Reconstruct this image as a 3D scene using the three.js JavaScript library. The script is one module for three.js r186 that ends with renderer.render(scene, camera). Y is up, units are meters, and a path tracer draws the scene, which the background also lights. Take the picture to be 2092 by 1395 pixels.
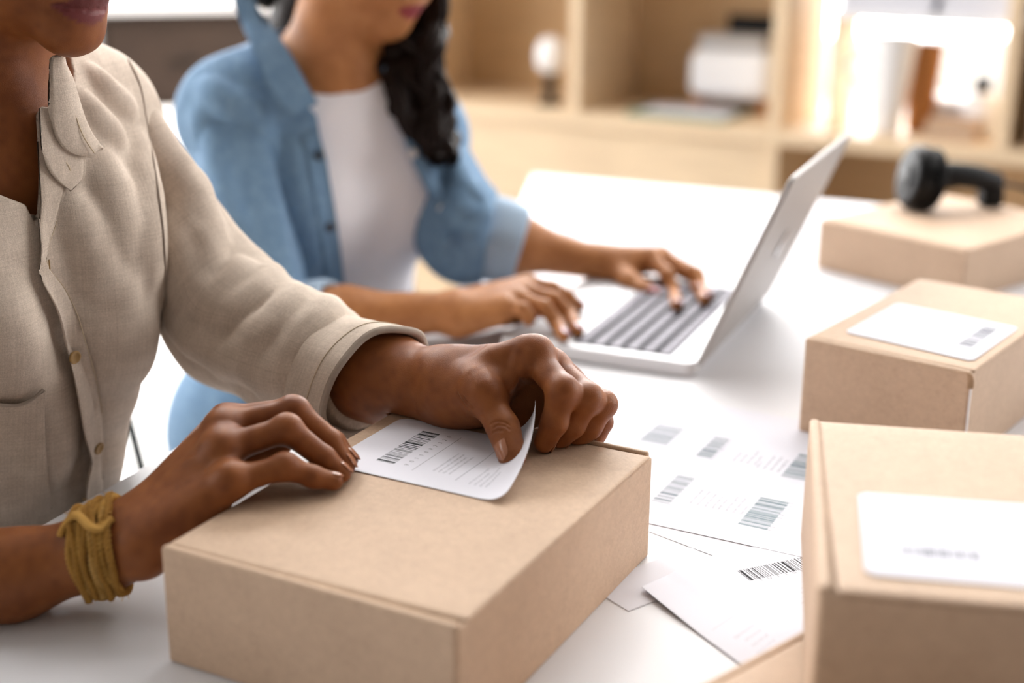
import * as THREE from 'three';
import { RoundedBoxGeometry } from 'three/addons/geometries/RoundedBoxGeometry.js';
import { mergeGeometries } from 'three/addons/utils/BufferGeometryUtils.js';
import { RectAreaLightUniformsLib } from 'three/addons/lights/RectAreaLightUniformsLib.js';

// ───────────────────────── camera, sky, lights, exposure ─────────────────────────
const scene = new THREE.Scene();
const TABLE = 0.74;                                   // height of the table top
const EYE = new THREE.Vector3(0, TABLE + 0.46, 0);
const camera = new THREE.PerspectiveCamera(27.61, 2092 / 1395, 0.05, 60);
camera.position.copy(EYE);
camera.rotation.order = 'YXZ';
camera.rotation.set(THREE.MathUtils.degToRad(-17.73), 0, THREE.MathUtils.degToRad(0.495));
camera.updateMatrixWorld();
camera.focus = 1.02;
camera.userData.fStop = 2.4;
const renderer = new THREE.WebGLRenderer({ antialias: true });
renderer.toneMapping = THREE.LinearToneMapping;
renderer.toneMappingExposure = 0.56;
renderer.shadowMap.enabled = true;
RectAreaLightUniformsLib.init();
scene.background = new THREE.Color(0.75, 0.85, 1.0);

const LIGHT = {
  window: { color: [0.97, 0.98, 1.0], power: 7.0 },
  back: { color: [0.97, 0.985, 1.0], power: 26.0 },
  right: { color: [1.0, 0.985, 0.97], power: 4.0 },  // fill from the added right-wall windows, out of view
  panel: { color: [1.0, 0.985, 0.965], power: 4.0 },
  panelFar: { color: [1.0, 0.985, 0.965], power: 24.0 },
};
// ───────────────────────── helpers ─────────────────────────
const V = (x, y, z) => new THREE.Vector3(x, y, z);
const rad = THREE.MathUtils.degToRad, clamp = THREE.MathUtils.clamp, lerp = THREE.MathUtils.lerp;
const smooth = (a, b, x) => { const t = clamp((x - a) / (b - a), 0, 1); return t * t * (3 - 2 * t); };
function rng(seed) { let s = seed >>> 0; return () => { s = (s + 0x6D2B79F5) >>> 0; let t = Math.imul(s ^ (s >>> 15), 1 | s); t = (t + Math.imul(t ^ (t >>> 7), 61 | t)) ^ t; return ((t ^ (t >>> 14)) >>> 0) / 4294967296; }; }
// the photograph's own measurements turned into places: a ray of the lens, at a depth or on a level
const FPX = 697.5 / Math.tan(rad(27.61 / 2));
const AX = V(1, 0, 0).applyQuaternion(camera.quaternion), AY = V(0, 1, 0).applyQuaternion(camera.quaternion), AZ = V(0, 0, -1).applyQuaternion(camera.quaternion);
const rayDir = (px, py) => AZ.clone().addScaledVector(AX, (px - 1046) / FPX).addScaledVector(AY, -(py - 697.5) / FPX);
const at = (px, py, d) => EYE.clone().addScaledVector(rayDir(px, py), d);
const onY = (px, py, h = 0) => { const r = rayDir(px, py); return EYE.clone().addScaledVector(r, (TABLE + h - EYE.y) / r.y); };
const depthOf = (p) => p.clone().sub(EYE).dot(AZ);
const toPx = (p) => { const q = p.clone().sub(EYE), d = q.dot(AZ); return [1046 + FPX * q.dot(AX) / d, 697.5 - FPX * q.dot(AY) / d]; };

const used = {};
const numbered = (n) => { const k = used[n] = (used[n] ?? -1) + 1; return k ? `${n}_${String(k).padStart(3, '0')}` : n; };
function tag(o, label, category, group) { o.userData.label = label; o.userData.category = category; if (group) o.userData.group = group; return o; }
function flags(o) { o.traverse((m) => { if (m.isMesh) { m.castShadow = true; m.receiveShadow = true; } }); return o; }
function thing(name, label, category, pos = V(0, 0, 0), turn = 0, group) {
  const o = new THREE.Group(); o.name = numbered(name); o.position.copy(pos); o.rotation.y = turn; scene.add(o);
  return tag(o, label, category, group);
}
function part(name, geo, mat, parent, label) {
  const list = Array.isArray(geo) ? mergeGeometries(geo.map((g) => (g.index ? g.toNonIndexed() : g))) : geo;
  const m = new THREE.Mesh(list, mat); m.name = name; m.castShadow = m.receiveShadow = true;
  if (label) m.userData.label = label;
  parent.add(m); return m;
}
function struct(name, geo, mat) { const m = part(name, geo, mat, scene); m.userData.kind = 'structure'; return m; }
function box(w, h, d, x = 0, y = 0, z = 0, r = 0, seg = 2) {   // centre x,z; base y
  const g = r > 0 ? new RoundedBoxGeometry(w, h, d, seg, Math.min(r, w / 2.01, h / 2.01, d / 2.01)) : new THREE.BoxGeometry(w, h, d);
  g.translate(x, y + h / 2, z); return g;
}
function uvBox(g, s = 1) {                                    // uv in metres, by the way each face looks
  if (g.index) g = g.toNonIndexed();
  const p = g.attributes.position, uv = new Float32Array(p.count * 2), a = V(), b = V(), c = V();
  for (let i = 0; i < p.count; i += 3) {
    a.fromBufferAttribute(p, i); b.fromBufferAttribute(p, i + 1); c.fromBufferAttribute(p, i + 2);
    const n = b.clone().sub(a).cross(c.clone().sub(a)), x = Math.abs(n.x), y = Math.abs(n.y), z = Math.abs(n.z);
    [a, b, c].forEach((q, k) => { const [u, v] = y >= x && y >= z ? [q.x, q.z] : x >= z ? [q.z, q.y] : [q.x, q.y]; uv[(i + k) * 2] = u * s; uv[(i + k) * 2 + 1] = v * s; });
  }
  g.setAttribute('uv', new THREE.BufferAttribute(uv, 2)); return g;
}
// value noise that tiles
function tileNoise(size, cells, seed) {
  const R = rng(seed), g = new Float32Array(cells * cells).map(() => R()), out = new Float32Array(size * size);
  for (let y = 0; y < size; y++) for (let x = 0; x < size; x++) {
    const u = x / size * cells, v = y / size * cells, i = Math.floor(u), j = Math.floor(v), fu = u - i, fv = v - j, a = fu * fu * (3 - 2 * fu), b = fv * fv * (3 - 2 * fv);
    const q = (p, r) => g[(r % cells) * cells + (p % cells)];
    out[y * size + x] = lerp(lerp(q(i, j), q(i + 1, j), a), lerp(q(i, j + 1), q(i + 1, j + 1), a), b);
  }
  return out;
}
function tex(w, h, f, srgb = true) {                          // f(x, y) gives [r, g, b] in 0..1
  const d = new Uint8Array(w * h * 4);
  for (let y = 0; y < h; y++) for (let x = 0; x < w; x++) { const c = f(x, y), o = (y * w + x) * 4; d[o] = clamp(c[0], 0, 1) * 255; d[o + 1] = clamp(c[1], 0, 1) * 255; d[o + 2] = clamp(c[2], 0, 1) * 255; d[o + 3] = 255; }
  const t = new THREE.DataTexture(d, w, h, THREE.RGBAFormat); t.wrapS = t.wrapT = THREE.RepeatWrapping; t.magFilter = THREE.LinearFilter; t.minFilter = THREE.LinearMipmapLinearFilter; t.generateMipmaps = true;
  if (srgb) t.colorSpace = THREE.SRGBColorSpace; t.needsUpdate = true; return t;
}
const rep = (t, s) => { const c = t.clone(); c.repeat.set(s, s); c.needsUpdate = true; return c; };
const std = (o) => new THREE.MeshStandardMaterial(o), phys = (o) => new THREE.MeshPhysicalMaterial(o);
const hex = (h) => new THREE.Color(h);
// ───────────────────────── materials ─────────────────────────
const M = {};
{
  const n1 = tileNoise(512, 9, 11), n2 = tileNoise(512, 64, 12), n3 = tileNoise(512, 200, 13), n4 = tileNoise(512, 31, 14), R = rng(4), speck = new Float32Array(512 * 512).map(() => R());
  // kraft board: pulp mottle, short fibres, a few darker specks
  const kraft = (r, g, b) => tex(512, 512, (x, y) => {
    const i = y * 512 + x, m = (n1[i] - .5) * .02 + (n4[i] - .5) * .022 + (n2[i] - .5) * .03 + (n3[i] - .5) * .045 + (speck[i] > .996 ? -.06 : 0) + (speck[i] < .003 ? .07 : 0);
    return [r + m, g + m * .95, b + m * .85];
  });
  const kb = tex(512, 512, (x, y) => { const i = y * 512 + x, v = .5 + (n2[i] - .5) * .4 + (n3[i] - .5) * .5; return [v, v, v]; }, false);
  const kt = kraft(.76, .65, .55); kt.repeat.set(5, 5);
  const kbr = rep(kb, 5);
  M.kraft = std({ map: kt, bumpMap: kbr, bumpScale: .0001, roughness: .7 });
  const kt2 = kraft(.70, .575, .455); kt2.repeat.set(5, 5);
  M.kraftEdge = std({ map: kt2, roughness: .88 });
  // birch shelf board: long soft grain
  const g1 = tileNoise(512, 5, 21), g2 = tileNoise(512, 110, 22);
  const birch = (r, g, b) => tex(512, 512, (x, y) => {
    const w = Math.floor(g1[y * 512 + x] * 26), i = y * 512 + ((x * 1) % 512), line = g2[((y + w) % 512) * 512 + Math.floor(x / 8)];
    const m = (line - .5) * .05 + (n1[i] - .5) * .025; return [r + m, g + m * .95, b + m * .8];
  });
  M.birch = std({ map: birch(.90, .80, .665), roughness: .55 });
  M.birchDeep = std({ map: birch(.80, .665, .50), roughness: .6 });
  M.table = std({ color: hex('#e0e0e4'), roughness: .55, bumpMap: rep(kb, 3), bumpScale: .00004 });
  M.tableEdge = std({ color: hex('#e6e4e2'), roughness: .5 });
  M.paper = std({ color: hex('#dfdfe7'), roughness: .9 });
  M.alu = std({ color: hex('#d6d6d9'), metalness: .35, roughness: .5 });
  M.aluLidShaded = std({ color: hex('#a39e9b'), metalness: .3, roughness: .5 });  // same aluminium as the base; shade on the lid is put into the colour
  M.aluDark = std({ color: hex('#77777b'), metalness: .6, roughness: .45 });
  M.key = phys({ color: hex('#8f8c96'), roughness: .6, specularIntensity: .5 });  // dark keys; the window reflection on them is painted into this grey
  M.well = phys({ color: hex('#111115'), roughness: .8, specularIntensity: .3 });
  M.glassBlack = phys({ color: hex('#0b0b0d'), roughness: .35, specularIntensity: .5 });
  M.black = phys({ color: hex('#08080a'), roughness: .45, specularIntensity: .45 });
  M.blackSoft = phys({ color: hex('#0c0c0e'), roughness: .6, specularIntensity: .5 });
  M.wall = std({ color: hex('#f0ece6'), roughness: .9 });
  M.ceiling = std({ color: hex('#8d8a86'), roughness: .9 });
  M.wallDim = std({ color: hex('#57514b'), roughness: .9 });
  M.floor = std({ color: hex('#9a948d'), roughness: .3 });
  M.white = std({ color: hex('#f2f1f2'), roughness: .4 });
  M.whiteSoft = std({ color: hex('#ece9ea'), roughness: .75 });
  M.walnut = std({ map: birch(.175, .11, .065), roughness: .55 });
  M.tan = std({ color: hex('#b4763c'), roughness: .7 });
  M.greySoft = std({ color: hex('#b9b6b4'), roughness: .7 });
  M.green = std({ color: hex('#7f8c74'), roughness: .7 });
  M.darkSteel = std({ color: hex('#16211f'), metalness: .6, roughness: .4 });
}
// ───────────────────────── the room ─────────────────────────
const ROOM = { x0: -5.2, x1: 4.2, z0: -9.2, z1: 2.6, h: 3.7 };
{
  const { x0, x1, z0, z1, h } = ROOM, w = x1 - x0, d = z1 - z0, cx = (x0 + x1) / 2, cz = (z0 + z1) / 2, T = .18;
  struct('floor', box(w + 2 * T, T, d + 2 * T, cx, -T, cz), M.floor);
  struct('ceiling', box(w + 2 * T, T, d + 2 * T, cx, h, cz), M.ceiling);
  // left wall with three tall windows; the right wall's two are added for fill
  const pane = std({ color: hex('#ffffff'), roughness: .8, emissive: new THREE.Color(...LIGHT.window.color), emissiveIntensity: LIGHT.window.power * .55 });
  const paneFill = std({ color: hex('#ffffff'), roughness: .8, emissive: new THREE.Color(...LIGHT.right.color), emissiveIntensity: LIGHT.right.power * .8 });
  const holes = [[-8.2, -5.9], [-5.4, -3.1], [-2.6, -0.3]], sill = .55, top = 3.4, left = [];
  left.push(box(T, sill, d, x0 - T / 2, 0, cz), box(T, h - top, d, x0 - T / 2, top, cz));
  let z = z0; for (const [a, b] of [...holes, [z1, z1]]) { left.push(box(T, top - sill, a - z, x0 - T / 2, sill, (a + z) / 2)); z = b; }
  struct('wall_left', left, M.wall);
  let n = 1;
  const windowAt = (cx_, cz_, wd, turn, mat, L, sl = sill, tp = top) => {        // a backlit roller blind in a frame, and the daylight that it lets in
    const g = new THREE.Group(); g.name = `window_${n++}`; g.userData.kind = 'structure'; g.position.set(cx_, sl, cz_); g.rotation.y = turn; scene.add(g);
    const hh = tp - sl;
    part('window_frame', [box(.06, hh - .12, .08, -wd / 2 + .03, .06), box(.06, hh - .12, .08, wd / 2 - .03, .06), box(wd, .06, .08, 0, 0), box(wd, .06, .08, 0, hh - .06), box(.04, hh - .12, .08, 0, .06)], M.white, g);
    part('window_blind', box(wd - .1, hh - .1, .01, 0, .05, -.03), mat, g);
    const l = new THREE.RectAreaLight(new THREE.Color(...L.color), L.power, wd - .12, hh - .12); l.position.set(0, hh / 2, .06); l.rotation.y = Math.PI; l.castShadow = true; g.add(l);
  };
  for (const [a, b] of holes) windowAt(x0 - .05, (a + b) / 2, b - a, Math.PI / 2, pane, LIGHT.window);
  struct('wall_front', box(w + 2 * T, h, T, cx, 0, z1 + T / 2), M.wallDim);
  const right = [], hr = [[-6.2, -4.2], [-3.7, -1.3]]; let zr = z0;
  right.push(box(T, sill, d, x1 + T / 2, 0, cz), box(T, h - top, d, x1 + T / 2, top, cz));
  for (const [a, b] of [...hr, [z1, z1]]) { right.push(box(T, top - sill, a - zr, x1 + T / 2, sill, (a + zr) / 2)); zr = b; }
  struct('wall_right', right, M.wallDim);
  for (const [a, b] of hr) windowAt(x1 + .05, (a + b) / 2, b - a, -Math.PI / 2, paneFill, LIGHT.right);  // unseen windows, added to brighten the front of the woman in denim
  const back = [], hb = [[-4.4, -2.2], [-1.9, .3], [.6, 3.6]]; let xb = x0 - T;
  back.push(box(w + 2 * T, .3, T, cx, 0, z0 - T / 2), box(w + 2 * T, h - 3.5, T, cx, 3.5, z0 - T / 2));
  for (const [a, b] of [...hb, [x1 + T, x1 + T]]) { back.push(box(a - xb, 3.2, T, (a + xb) / 2, .3, z0 - T / 2)); xb = b; }
  struct('wall_back', back, M.wall);
  const paneB = std({ color: hex('#ffffff'), roughness: .8, emissive: new THREE.Color(...LIGHT.back.color), emissiveIntensity: LIGHT.back.power * .5 });
  for (const [a, b] of hb) windowAt((a + b) / 2, z0 - .05, b - a, 0, paneB, LIGHT.back, .3, 3.5);
  // unseen ceiling panels, added for light from above and behind
  const spots = [[-1.7, -2.7, 'nearest on the left, above the seated women'], [1.1, -2.7, 'nearest on the right, above the parcels'], [-1.7, -5.2, 'farther back on the left, behind the seated women'], [1.1, -5.2, 'farther back on the right, behind the cubby shelf']];
  for (const [px, pz, where] of spots) {
    const LP = pz < -4 ? LIGHT.panelFar : LIGHT.panel, glow = std({ color: hex('#ffffff'), emissive: new THREE.Color(...LP.color), emissiveIntensity: LP.power * .6 });
    const t = thing('added_ceiling_light', `added unseen wide white ceiling light panel ${where}`, 'ceiling light', V(px, h - .05, pz));
    part('frame', [box(2.2, .05, .04, 0, 0, .68), box(2.2, .05, .04, 0, 0, -.68), box(.04, .05, 1.32, 1.08), box(.04, .05, 1.32, -1.08)], M.white, t);
    part('diffuser', box(2.12, .012, 1.32, 0, .012, 0), glow, t);
    const l = new THREE.RectAreaLight(new THREE.Color(...LP.color), LP.power, 2.1, 1.3); l.position.set(0, -.004, 0); l.rotation.x = -Math.PI / 2; l.castShadow = true; t.add(l);
  }
}
// ───────────────────────── table ─────────────────────────
const tableTop = [];
{
  const t = thing('worktable', 'long white worktable with a smooth matt top and steel legs under the parcels', 'table');
  const pts = [[.035, -2.40], [1.02, -1.98], [1.28, -.72], [1.0, .12], [-.08, .02], [-.545, -.52], [-.03, -1.745]];
  tableTop.push(...pts);
  const s = new THREE.Shape(); pts.forEach(([x, z], i) => (i ? s.lineTo(x, -z) : s.moveTo(x, -z))); s.closePath();
  const g = new THREE.ExtrudeGeometry(s, { depth: .022, bevelEnabled: true, bevelSize: .002, bevelThickness: .002, bevelSegments: 2 });
  g.rotateX(-Math.PI / 2); g.translate(0, TABLE - .024, 0);
  part('tabletop', uvBox(g), M.table, t);
  for (const [x, z] of [[.95, -1.9], [1.1, -.72], [.88, .0], [-.02, -.06], [-.40, -.56], [.09, -2.28]]) part('leg', box(.045, TABLE - .026, .045, x, 0, z, .004), M.alu, t);
  part('apron', [box(.9, .06, .02, .45, TABLE - .09, -.05), box(.02, .06, 1.7, .98, TABLE - .09, -1.0)], M.alu, t);
}
const basisFrom = (o, xAxis, pos) => { const x = xAxis.clone().setY(0).normalize(), z = x.clone().cross(V(0, 1, 0)); o.quaternion.setFromRotationMatrix(new THREE.Matrix4().makeBasis(x, V(0, 1, 0), z)); o.position.copy(pos); };
// ───────────────────────── mailer boxes ─────────────────────────
// Local frame: origin at the near corner's foot, x along the front wall (towards its other end), -z into the depth.
// The lid folds over the side wall at x = 0 and lies between the front and back walls.
function mailer(label, corner, theta, L, W, H, base = 0, o = {}) {
  const t = thing('cardboard_box', label, 'cardboard box');
  basisFrom(t, V(Math.cos(rad(theta)), 0, Math.sin(rad(theta))), V(corner[0], TABLE + base, corner[1]));
  // z axis from basisFrom: x cross y; the depth runs along -z or +z according to the photo's corner order
  const T = .0032, s = o.flip ? -1 : 1, Z = (v) => s * v, lift = o.lift ?? .0008, R = o.round ?? .0016;
  const wall = (len, h, th, x, y, z, r = R) => uvBox(box(len, h, th, x, y, z, r, 3));
  part('front_wall', wall(L - .0005, H + lift, T + .0035, L / 2, 0, Z(T / 2 + .0015), .0026), M.kraft, t);
  part('back_wall', wall(L - .004, H + (o.back ?? lift * .5), T + .002, L / 2, 0, Z(W - T / 2 - .001), .0022), M.kraft, t);
  part('side_wall', wall(T, H - T * .4, W - .0025, T / 2 - .0004, 0, Z(W / 2), .0014), M.kraft, t);
  part('side_wall', wall(T, H - T - .0006, W - .006, L - T / 2, 0, Z(W / 2)), M.kraft, t);
  part('base_panel', wall(L - .004, T, W - .004, L / 2, .0002, Z(W / 2)), M.kraft, t);
  // lid: a thin board that sags a little and gapes at the near corner of the front wall
  const g = new RoundedBoxGeometry(L - .0012, T, W - .0125, 3, .0014), gp = o.gape ?? .0015, N = 24;
  const lid = gridSlab(N, N, T, (u, v) => {                 // u across the front wall, v into the depth
    const z0 = .0062 + gp * Math.pow(1 - u, 1.6), z1 = W - .0058, z = lerp(z0, z1, v);
    const y = H + .0002 + (o.bow ?? .0004) * Math.sin(Math.PI * v) * Math.sin(Math.PI * u) - (1 - v) * (1 - v) * (o.dip ?? .0006);
    return V(lerp(-.0004, L - .0012, u), y, Z(z));
  }, .0016);
  part('lid', lid, M.kraft, t);
  part('lid_edge', uvBox(box(L - .004, T * .8, .0016, L / 2, H - T * .9, Z(.0056 + gp * .4), .0005)), M.kraftEdge, t);
  return t;
}
// a bent board: mid surface f(u, v) given a thickness, its rim rounded off
function gridSlab(nu, nv, th, f, edge = 0) {
  const pos = [], uv = [], idx = [], top = [], bot = [];
  const P = (u, v) => f(u, v);
  const e = 1e-3, nrm = (u, v) => P(Math.min(1, u + e), v).sub(P(Math.max(0, u - e), v)).cross(P(u, Math.min(1, v + e)).sub(P(u, Math.max(0, v - e)))).normalize();
  let flip = nrm(.5, .5); const sgn = flip.y < 0 ? -1 : 1;
  const U = (k, n) => { const a = edge ? .012 : 0; return k === 0 ? 0 : k === n ? 1 : k === 1 && edge ? a : k === n - 1 && edge ? 1 - a : k / n; };
  for (const side of [1, -1]) for (let j = 0; j <= nv; j++) for (let i = 0; i <= nu; i++) {
    const u = U(i, nu), v = U(j, nv), rim = i === 0 || j === 0 || i === nu || j === nv, n = nrm(u, v).multiplyScalar(sgn), p = P(u, v).addScaledVector(n, side * th / 2 * (rim && edge ? .35 : 1));
    pos.push(p.x, p.y, p.z); uv.push(p.x, p.z);
  }
  const W1 = nu + 1, S = W1 * (nv + 1), quad = (a, b, c, d) => idx.push(a, b, c, a, c, d);
  for (let j = 0; j < nv; j++) for (let i = 0; i < nu; i++) { const a = j * W1 + i; quad(a, a + 1, a + 1 + W1, a + W1); quad(S + a, S + a + W1, S + a + 1 + W1, S + a + 1); }
  for (let i = 0; i < nu; i++) { quad(i, S + i, S + i + 1, i + 1); const a = nv * W1 + i; quad(a, a + 1, S + a + 1, S + a); }
  for (let j = 0; j < nv; j++) { const a = j * W1, b = a + W1; quad(a, b, S + b, S + a); const c = a + nu, d = c + W1; quad(c, S + c, S + d, d); }
  const g = new THREE.BufferGeometry(); g.setAttribute('position', new THREE.Float32BufferAttribute(pos, 3)); g.setAttribute('uv', new THREE.Float32BufferAttribute(uv, 2));
  if (sgn < 0) for (let k = 0; k < idx.length; k += 3) { const q = idx[k]; idx[k] = idx[k + 1]; idx[k + 1] = q; }
  g.setIndex(idx); g.computeVertexNormals(); return g;
}
const MAIN = { B: [-.029, -.675], th: -152.55, L: .209, W: .2834, H: .0792 };
const boxMain = mailer('closed brown mailer box in the foreground that the woman in linen is labelling', MAIN.B, MAIN.th, MAIN.L, MAIN.W, MAIN.H, 0, { gape: .005, dip: .0012, back: .0030 });
const boxB = mailer('brown mailer box with a torn corner and a white label on its lid', [.380, -1.088], -142.6, .1505, .265, .0878, 0, { gape: .001 });
const boxC = mailer('brown mailer box carrying the black barcode scanner, farthest box on the table', [.538, -1.605], -130.5, .2165, .27, .0647, 0, { gape: .0005, lift: 0 });
const boxE = mailer('flat brown mailer box lying lowest, under the blurred labelled box', [.300, -.846], 138.6, .37, .24, .046, 0, { flip: true });
const boxD = mailer('large blurred brown box in the near right corner, on top of a flat box', [.153, -.619], -79.6, .239, .27, .084, .0502, { gape: .003, lift: .002 });
{ // torn corner of the second box: a raised paper flap and a split seam
  const f = new THREE.BufferGeometry();
  const g = gridSlab(6, 8, .0012, (u, v) => V(-.0012 + .004 * u - .002 * v, .0873 - .012 * v + .002 * u * (1 - v), -.0005 - .0035 * u + .003 * Math.sin(v * 3)));
  part('torn_flap', g, M.kraftEdge, boxB, 'torn paper flap at the corner');
  part('seam_tear', new THREE.TubeGeometry(new THREE.CatmullRomCurve3([V(-.0012, .074, .0006), V(-.001, .055, .001), V(-.0014, .040, .0006), V(-.001, .012, .0004)]), 16, .0009, 5), M.whiteSoft, boxB, 'split paper seam');
}
// ───────────────────────── printed labels and sheets ─────────────────────────
function bars(c, x, y, w, h, seed, ink = '#23292f') {         // vertical bars along x
  const R = rng(seed); c.fillStyle = ink; let p = x;
  while (p < x + w * .985) { const k = R(), b = (k < .55 ? 1 : k < .82 ? 2 : 4) * w / 110; c.fillRect(p, y, Math.min(b, x + w - p), h); p += b + (1 + Math.floor(R() * 3)) * w / 110; }
  c.fillRect(x + w - w / 60, y, w / 60, h);
}
function spaced(c, s, x, y, w, px, ink) { c.fillStyle = ink; c.font = `${px}px sans-serif`; c.textAlign = 'center'; [...s].forEach((k, i) => c.fillText(k, x + w * (i + .5) / s.length, y)); }
function lines(c, x, y, w, n, step, seed, ink) { const R = rng(seed); c.fillStyle = ink; const words = ['ship to', 'order no', 'parcel', 'street', 'weight', 'items', 'return', 'unit', 'floor', 'city']; c.textAlign = 'left'; c.font = `${step * .62}px sans-serif`; for (let i = 0; i < n; i++) { let s = ''; while (c.measureText(s).width < w * (.55 + .4 * R())) s += words[Math.floor(R() * words.length)] + ' '; c.fillText(s, x, y + i * step); } }
function canvasTex(w, h, draw) {
  const cv = document.createElement('canvas'); cv.width = w; cv.height = h; const c = cv.getContext('2d');
  c.fillStyle = '#dfdfe8'; c.fillRect(0, 0, w, h); draw(c);
  const t = new THREE.CanvasTexture(cv); t.colorSpace = THREE.SRGBColorSpace; t.anisotropy = 8; return t;
}
const paperMat = (t) => std({ map: t, roughness: .9, side: THREE.DoubleSide });
// one label, 103.5 mm along the reading direction and 145 mm down
const labelTex = canvasTex(1035, 1450, (c) => {
  bars(c, 225, 290, 640, 150, 7); spaced(c, 'Y0118R7320', 225, 545, 660, 46, '#5a5c64');
  c.fillStyle = '#9a9aa2'; c.fillRect(190, 612, 690, 5);
  lines(c, 250, 760, 430, 4, 42, 3, '#8b8c96'); c.fillRect(180, 968, 640, 5);
  lines(c, 170, 1090, 330, 4, 44, 5, '#a0a1aa');
});
const UDIR = V(-Math.cos(rad(MAIN.th)), 0, -Math.sin(rad(MAIN.th))), VDIR = V(Math.sin(rad(MAIN.th)), 0, -Math.cos(rad(MAIN.th))).multiplyScalar(-1);
// surface with its own uv: f(u, v) over [0,1]^2; rounded corners cut in the outline
function sheet(f, nu, nv, th, round = 0, aspect = 1) {
  const pos = [], uv = [], idx = [], rows = [];
  const X = (u, v) => { if (!round) return u; const ry = round / aspect, e = v < ry ? ry - v : v > 1 - ry ? v - 1 + ry : 0, cut = round * (1 - Math.sqrt(Math.max(0, 1 - (e / ry) ** 2))); return lerp(cut, 1 - cut, u); };
  for (const s of [1, -1]) for (let j = 0; j <= nv; j++) for (let i = 0; i <= nu; i++) {
    const v = .5 - .5 * Math.cos(Math.PI * j / nv), u = X(i / nu, v), e = 1e-3, p = f(u, v), n = f(u + e, v).sub(f(u - e, v)).cross(f(u, v + e).sub(f(u, v - e))).normalize();
    if (f.up && n.dot(f.up(u, v)) < 0) n.negate();
    p.addScaledVector(n, s * th / 2); pos.push(p.x, p.y, p.z); uv.push(u, 1 - v);
  }
  const w = nu + 1, S = w * (nv + 1), q = (a, b, c, d) => idx.push(a, b, c, a, c, d);
  for (let j = 0; j < nv; j++) for (let i = 0; i < nu; i++) { const a = j * w + i; q(a, a + w, a + w + 1, a + 1); q(S + a, S + a + 1, S + a + w + 1, S + a + w); }
  for (let i = 0; i < nu; i++) { q(i, i + 1, S + i + 1, S + i); const a = nv * w + i; q(a, S + a, S + a + 1, a + 1); }
  for (let j = 0; j < nv; j++) { const a = j * w; q(a, S + a, S + a + w, a + w); const b = a + nu; q(b, b + w, S + b + w, S + b); }
  const g = new THREE.BufferGeometry(); g.setAttribute('position', new THREE.Float32BufferAttribute(pos, 3)); g.setAttribute('uv', new THREE.Float32BufferAttribute(uv, 2)); g.setIndex(idx);
  const t = g.toNonIndexed(); t.computeVertexNormals(); const g2 = g; g2.computeVertexNormals(); return g2;
}
function flatSheet(name, label, category, origin, uDir, vDir, w, h, mat, y, o = {}) {
  // origin: far-left corner; the print runs along -vDir (down the page) ... u across, v down
  const f = (u, v) => V(origin.x, TABLE + y, origin.z).addScaledVector(uDir, u * w).addScaledVector(vDir, v * h).add(V(0, o.bend ? o.bend(u, v) : 0, 0));
  const m = new THREE.Mesh(sheet(f, o.n ?? 8, o.n ?? 8, .00018, o.round ?? 0, h / w), mat); m.name = numbered(name); scene.add(m);
  return tag(m, label, category, o.group);
}
const LAB = {}; // the peeling label on the main box
{
  const TL = V(-.083, 0, -.991), y0 = TABLE + MAIN.H + .0026, Wd = .1423, Hd = .1035;
  const nrm2 = [.9, .435], Rb = .037, offs = .0215;
  LAB.point = (uu, vv) => {                               // uu along UDIR in metres, vv from the far edge towards the near one
    const d = (uu - .122) * nrm2[0] + (Hd - vv) * nrm2[1];
    let du = 0, dv = 0, y = 0;
    if (d > 0) { const a = Math.min(d / Rb, 1.75), s = Rb * Math.sin(a) - d + (d / Rb > 1.75 ? (d - Rb * 1.75) * Math.cos(1.75) : 0) ; y = Rb * (1 - Math.cos(a)) + (d / Rb > 1.75 ? (d - Rb * 1.75) * Math.sin(1.75) : 0); du = s * nrm2[0]; dv = s * nrm2[1]; }
    return V(TL.x, y0 + y, TL.z).addScaledVector(UDIR, uu + du).addScaledVector(VDIR, -(vv - dv));
  };
  // print reads from the near edge to the far one: texture u runs along +VDIR, texture v along UDIR
  const f = (u, v) => LAB.point(v * Wd, (1 - u) * Hd);
  const g = sheet(f, 40, 56, .0002, .09, Wd / Hd);
  const m = new THREE.Mesh(g, paperMat(labelTex)); m.name = numbered('shipping_label'); scene.add(m);
  tag(m, 'white shipping label half stuck to the foreground box, its corner pinched up', 'label');
}
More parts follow.
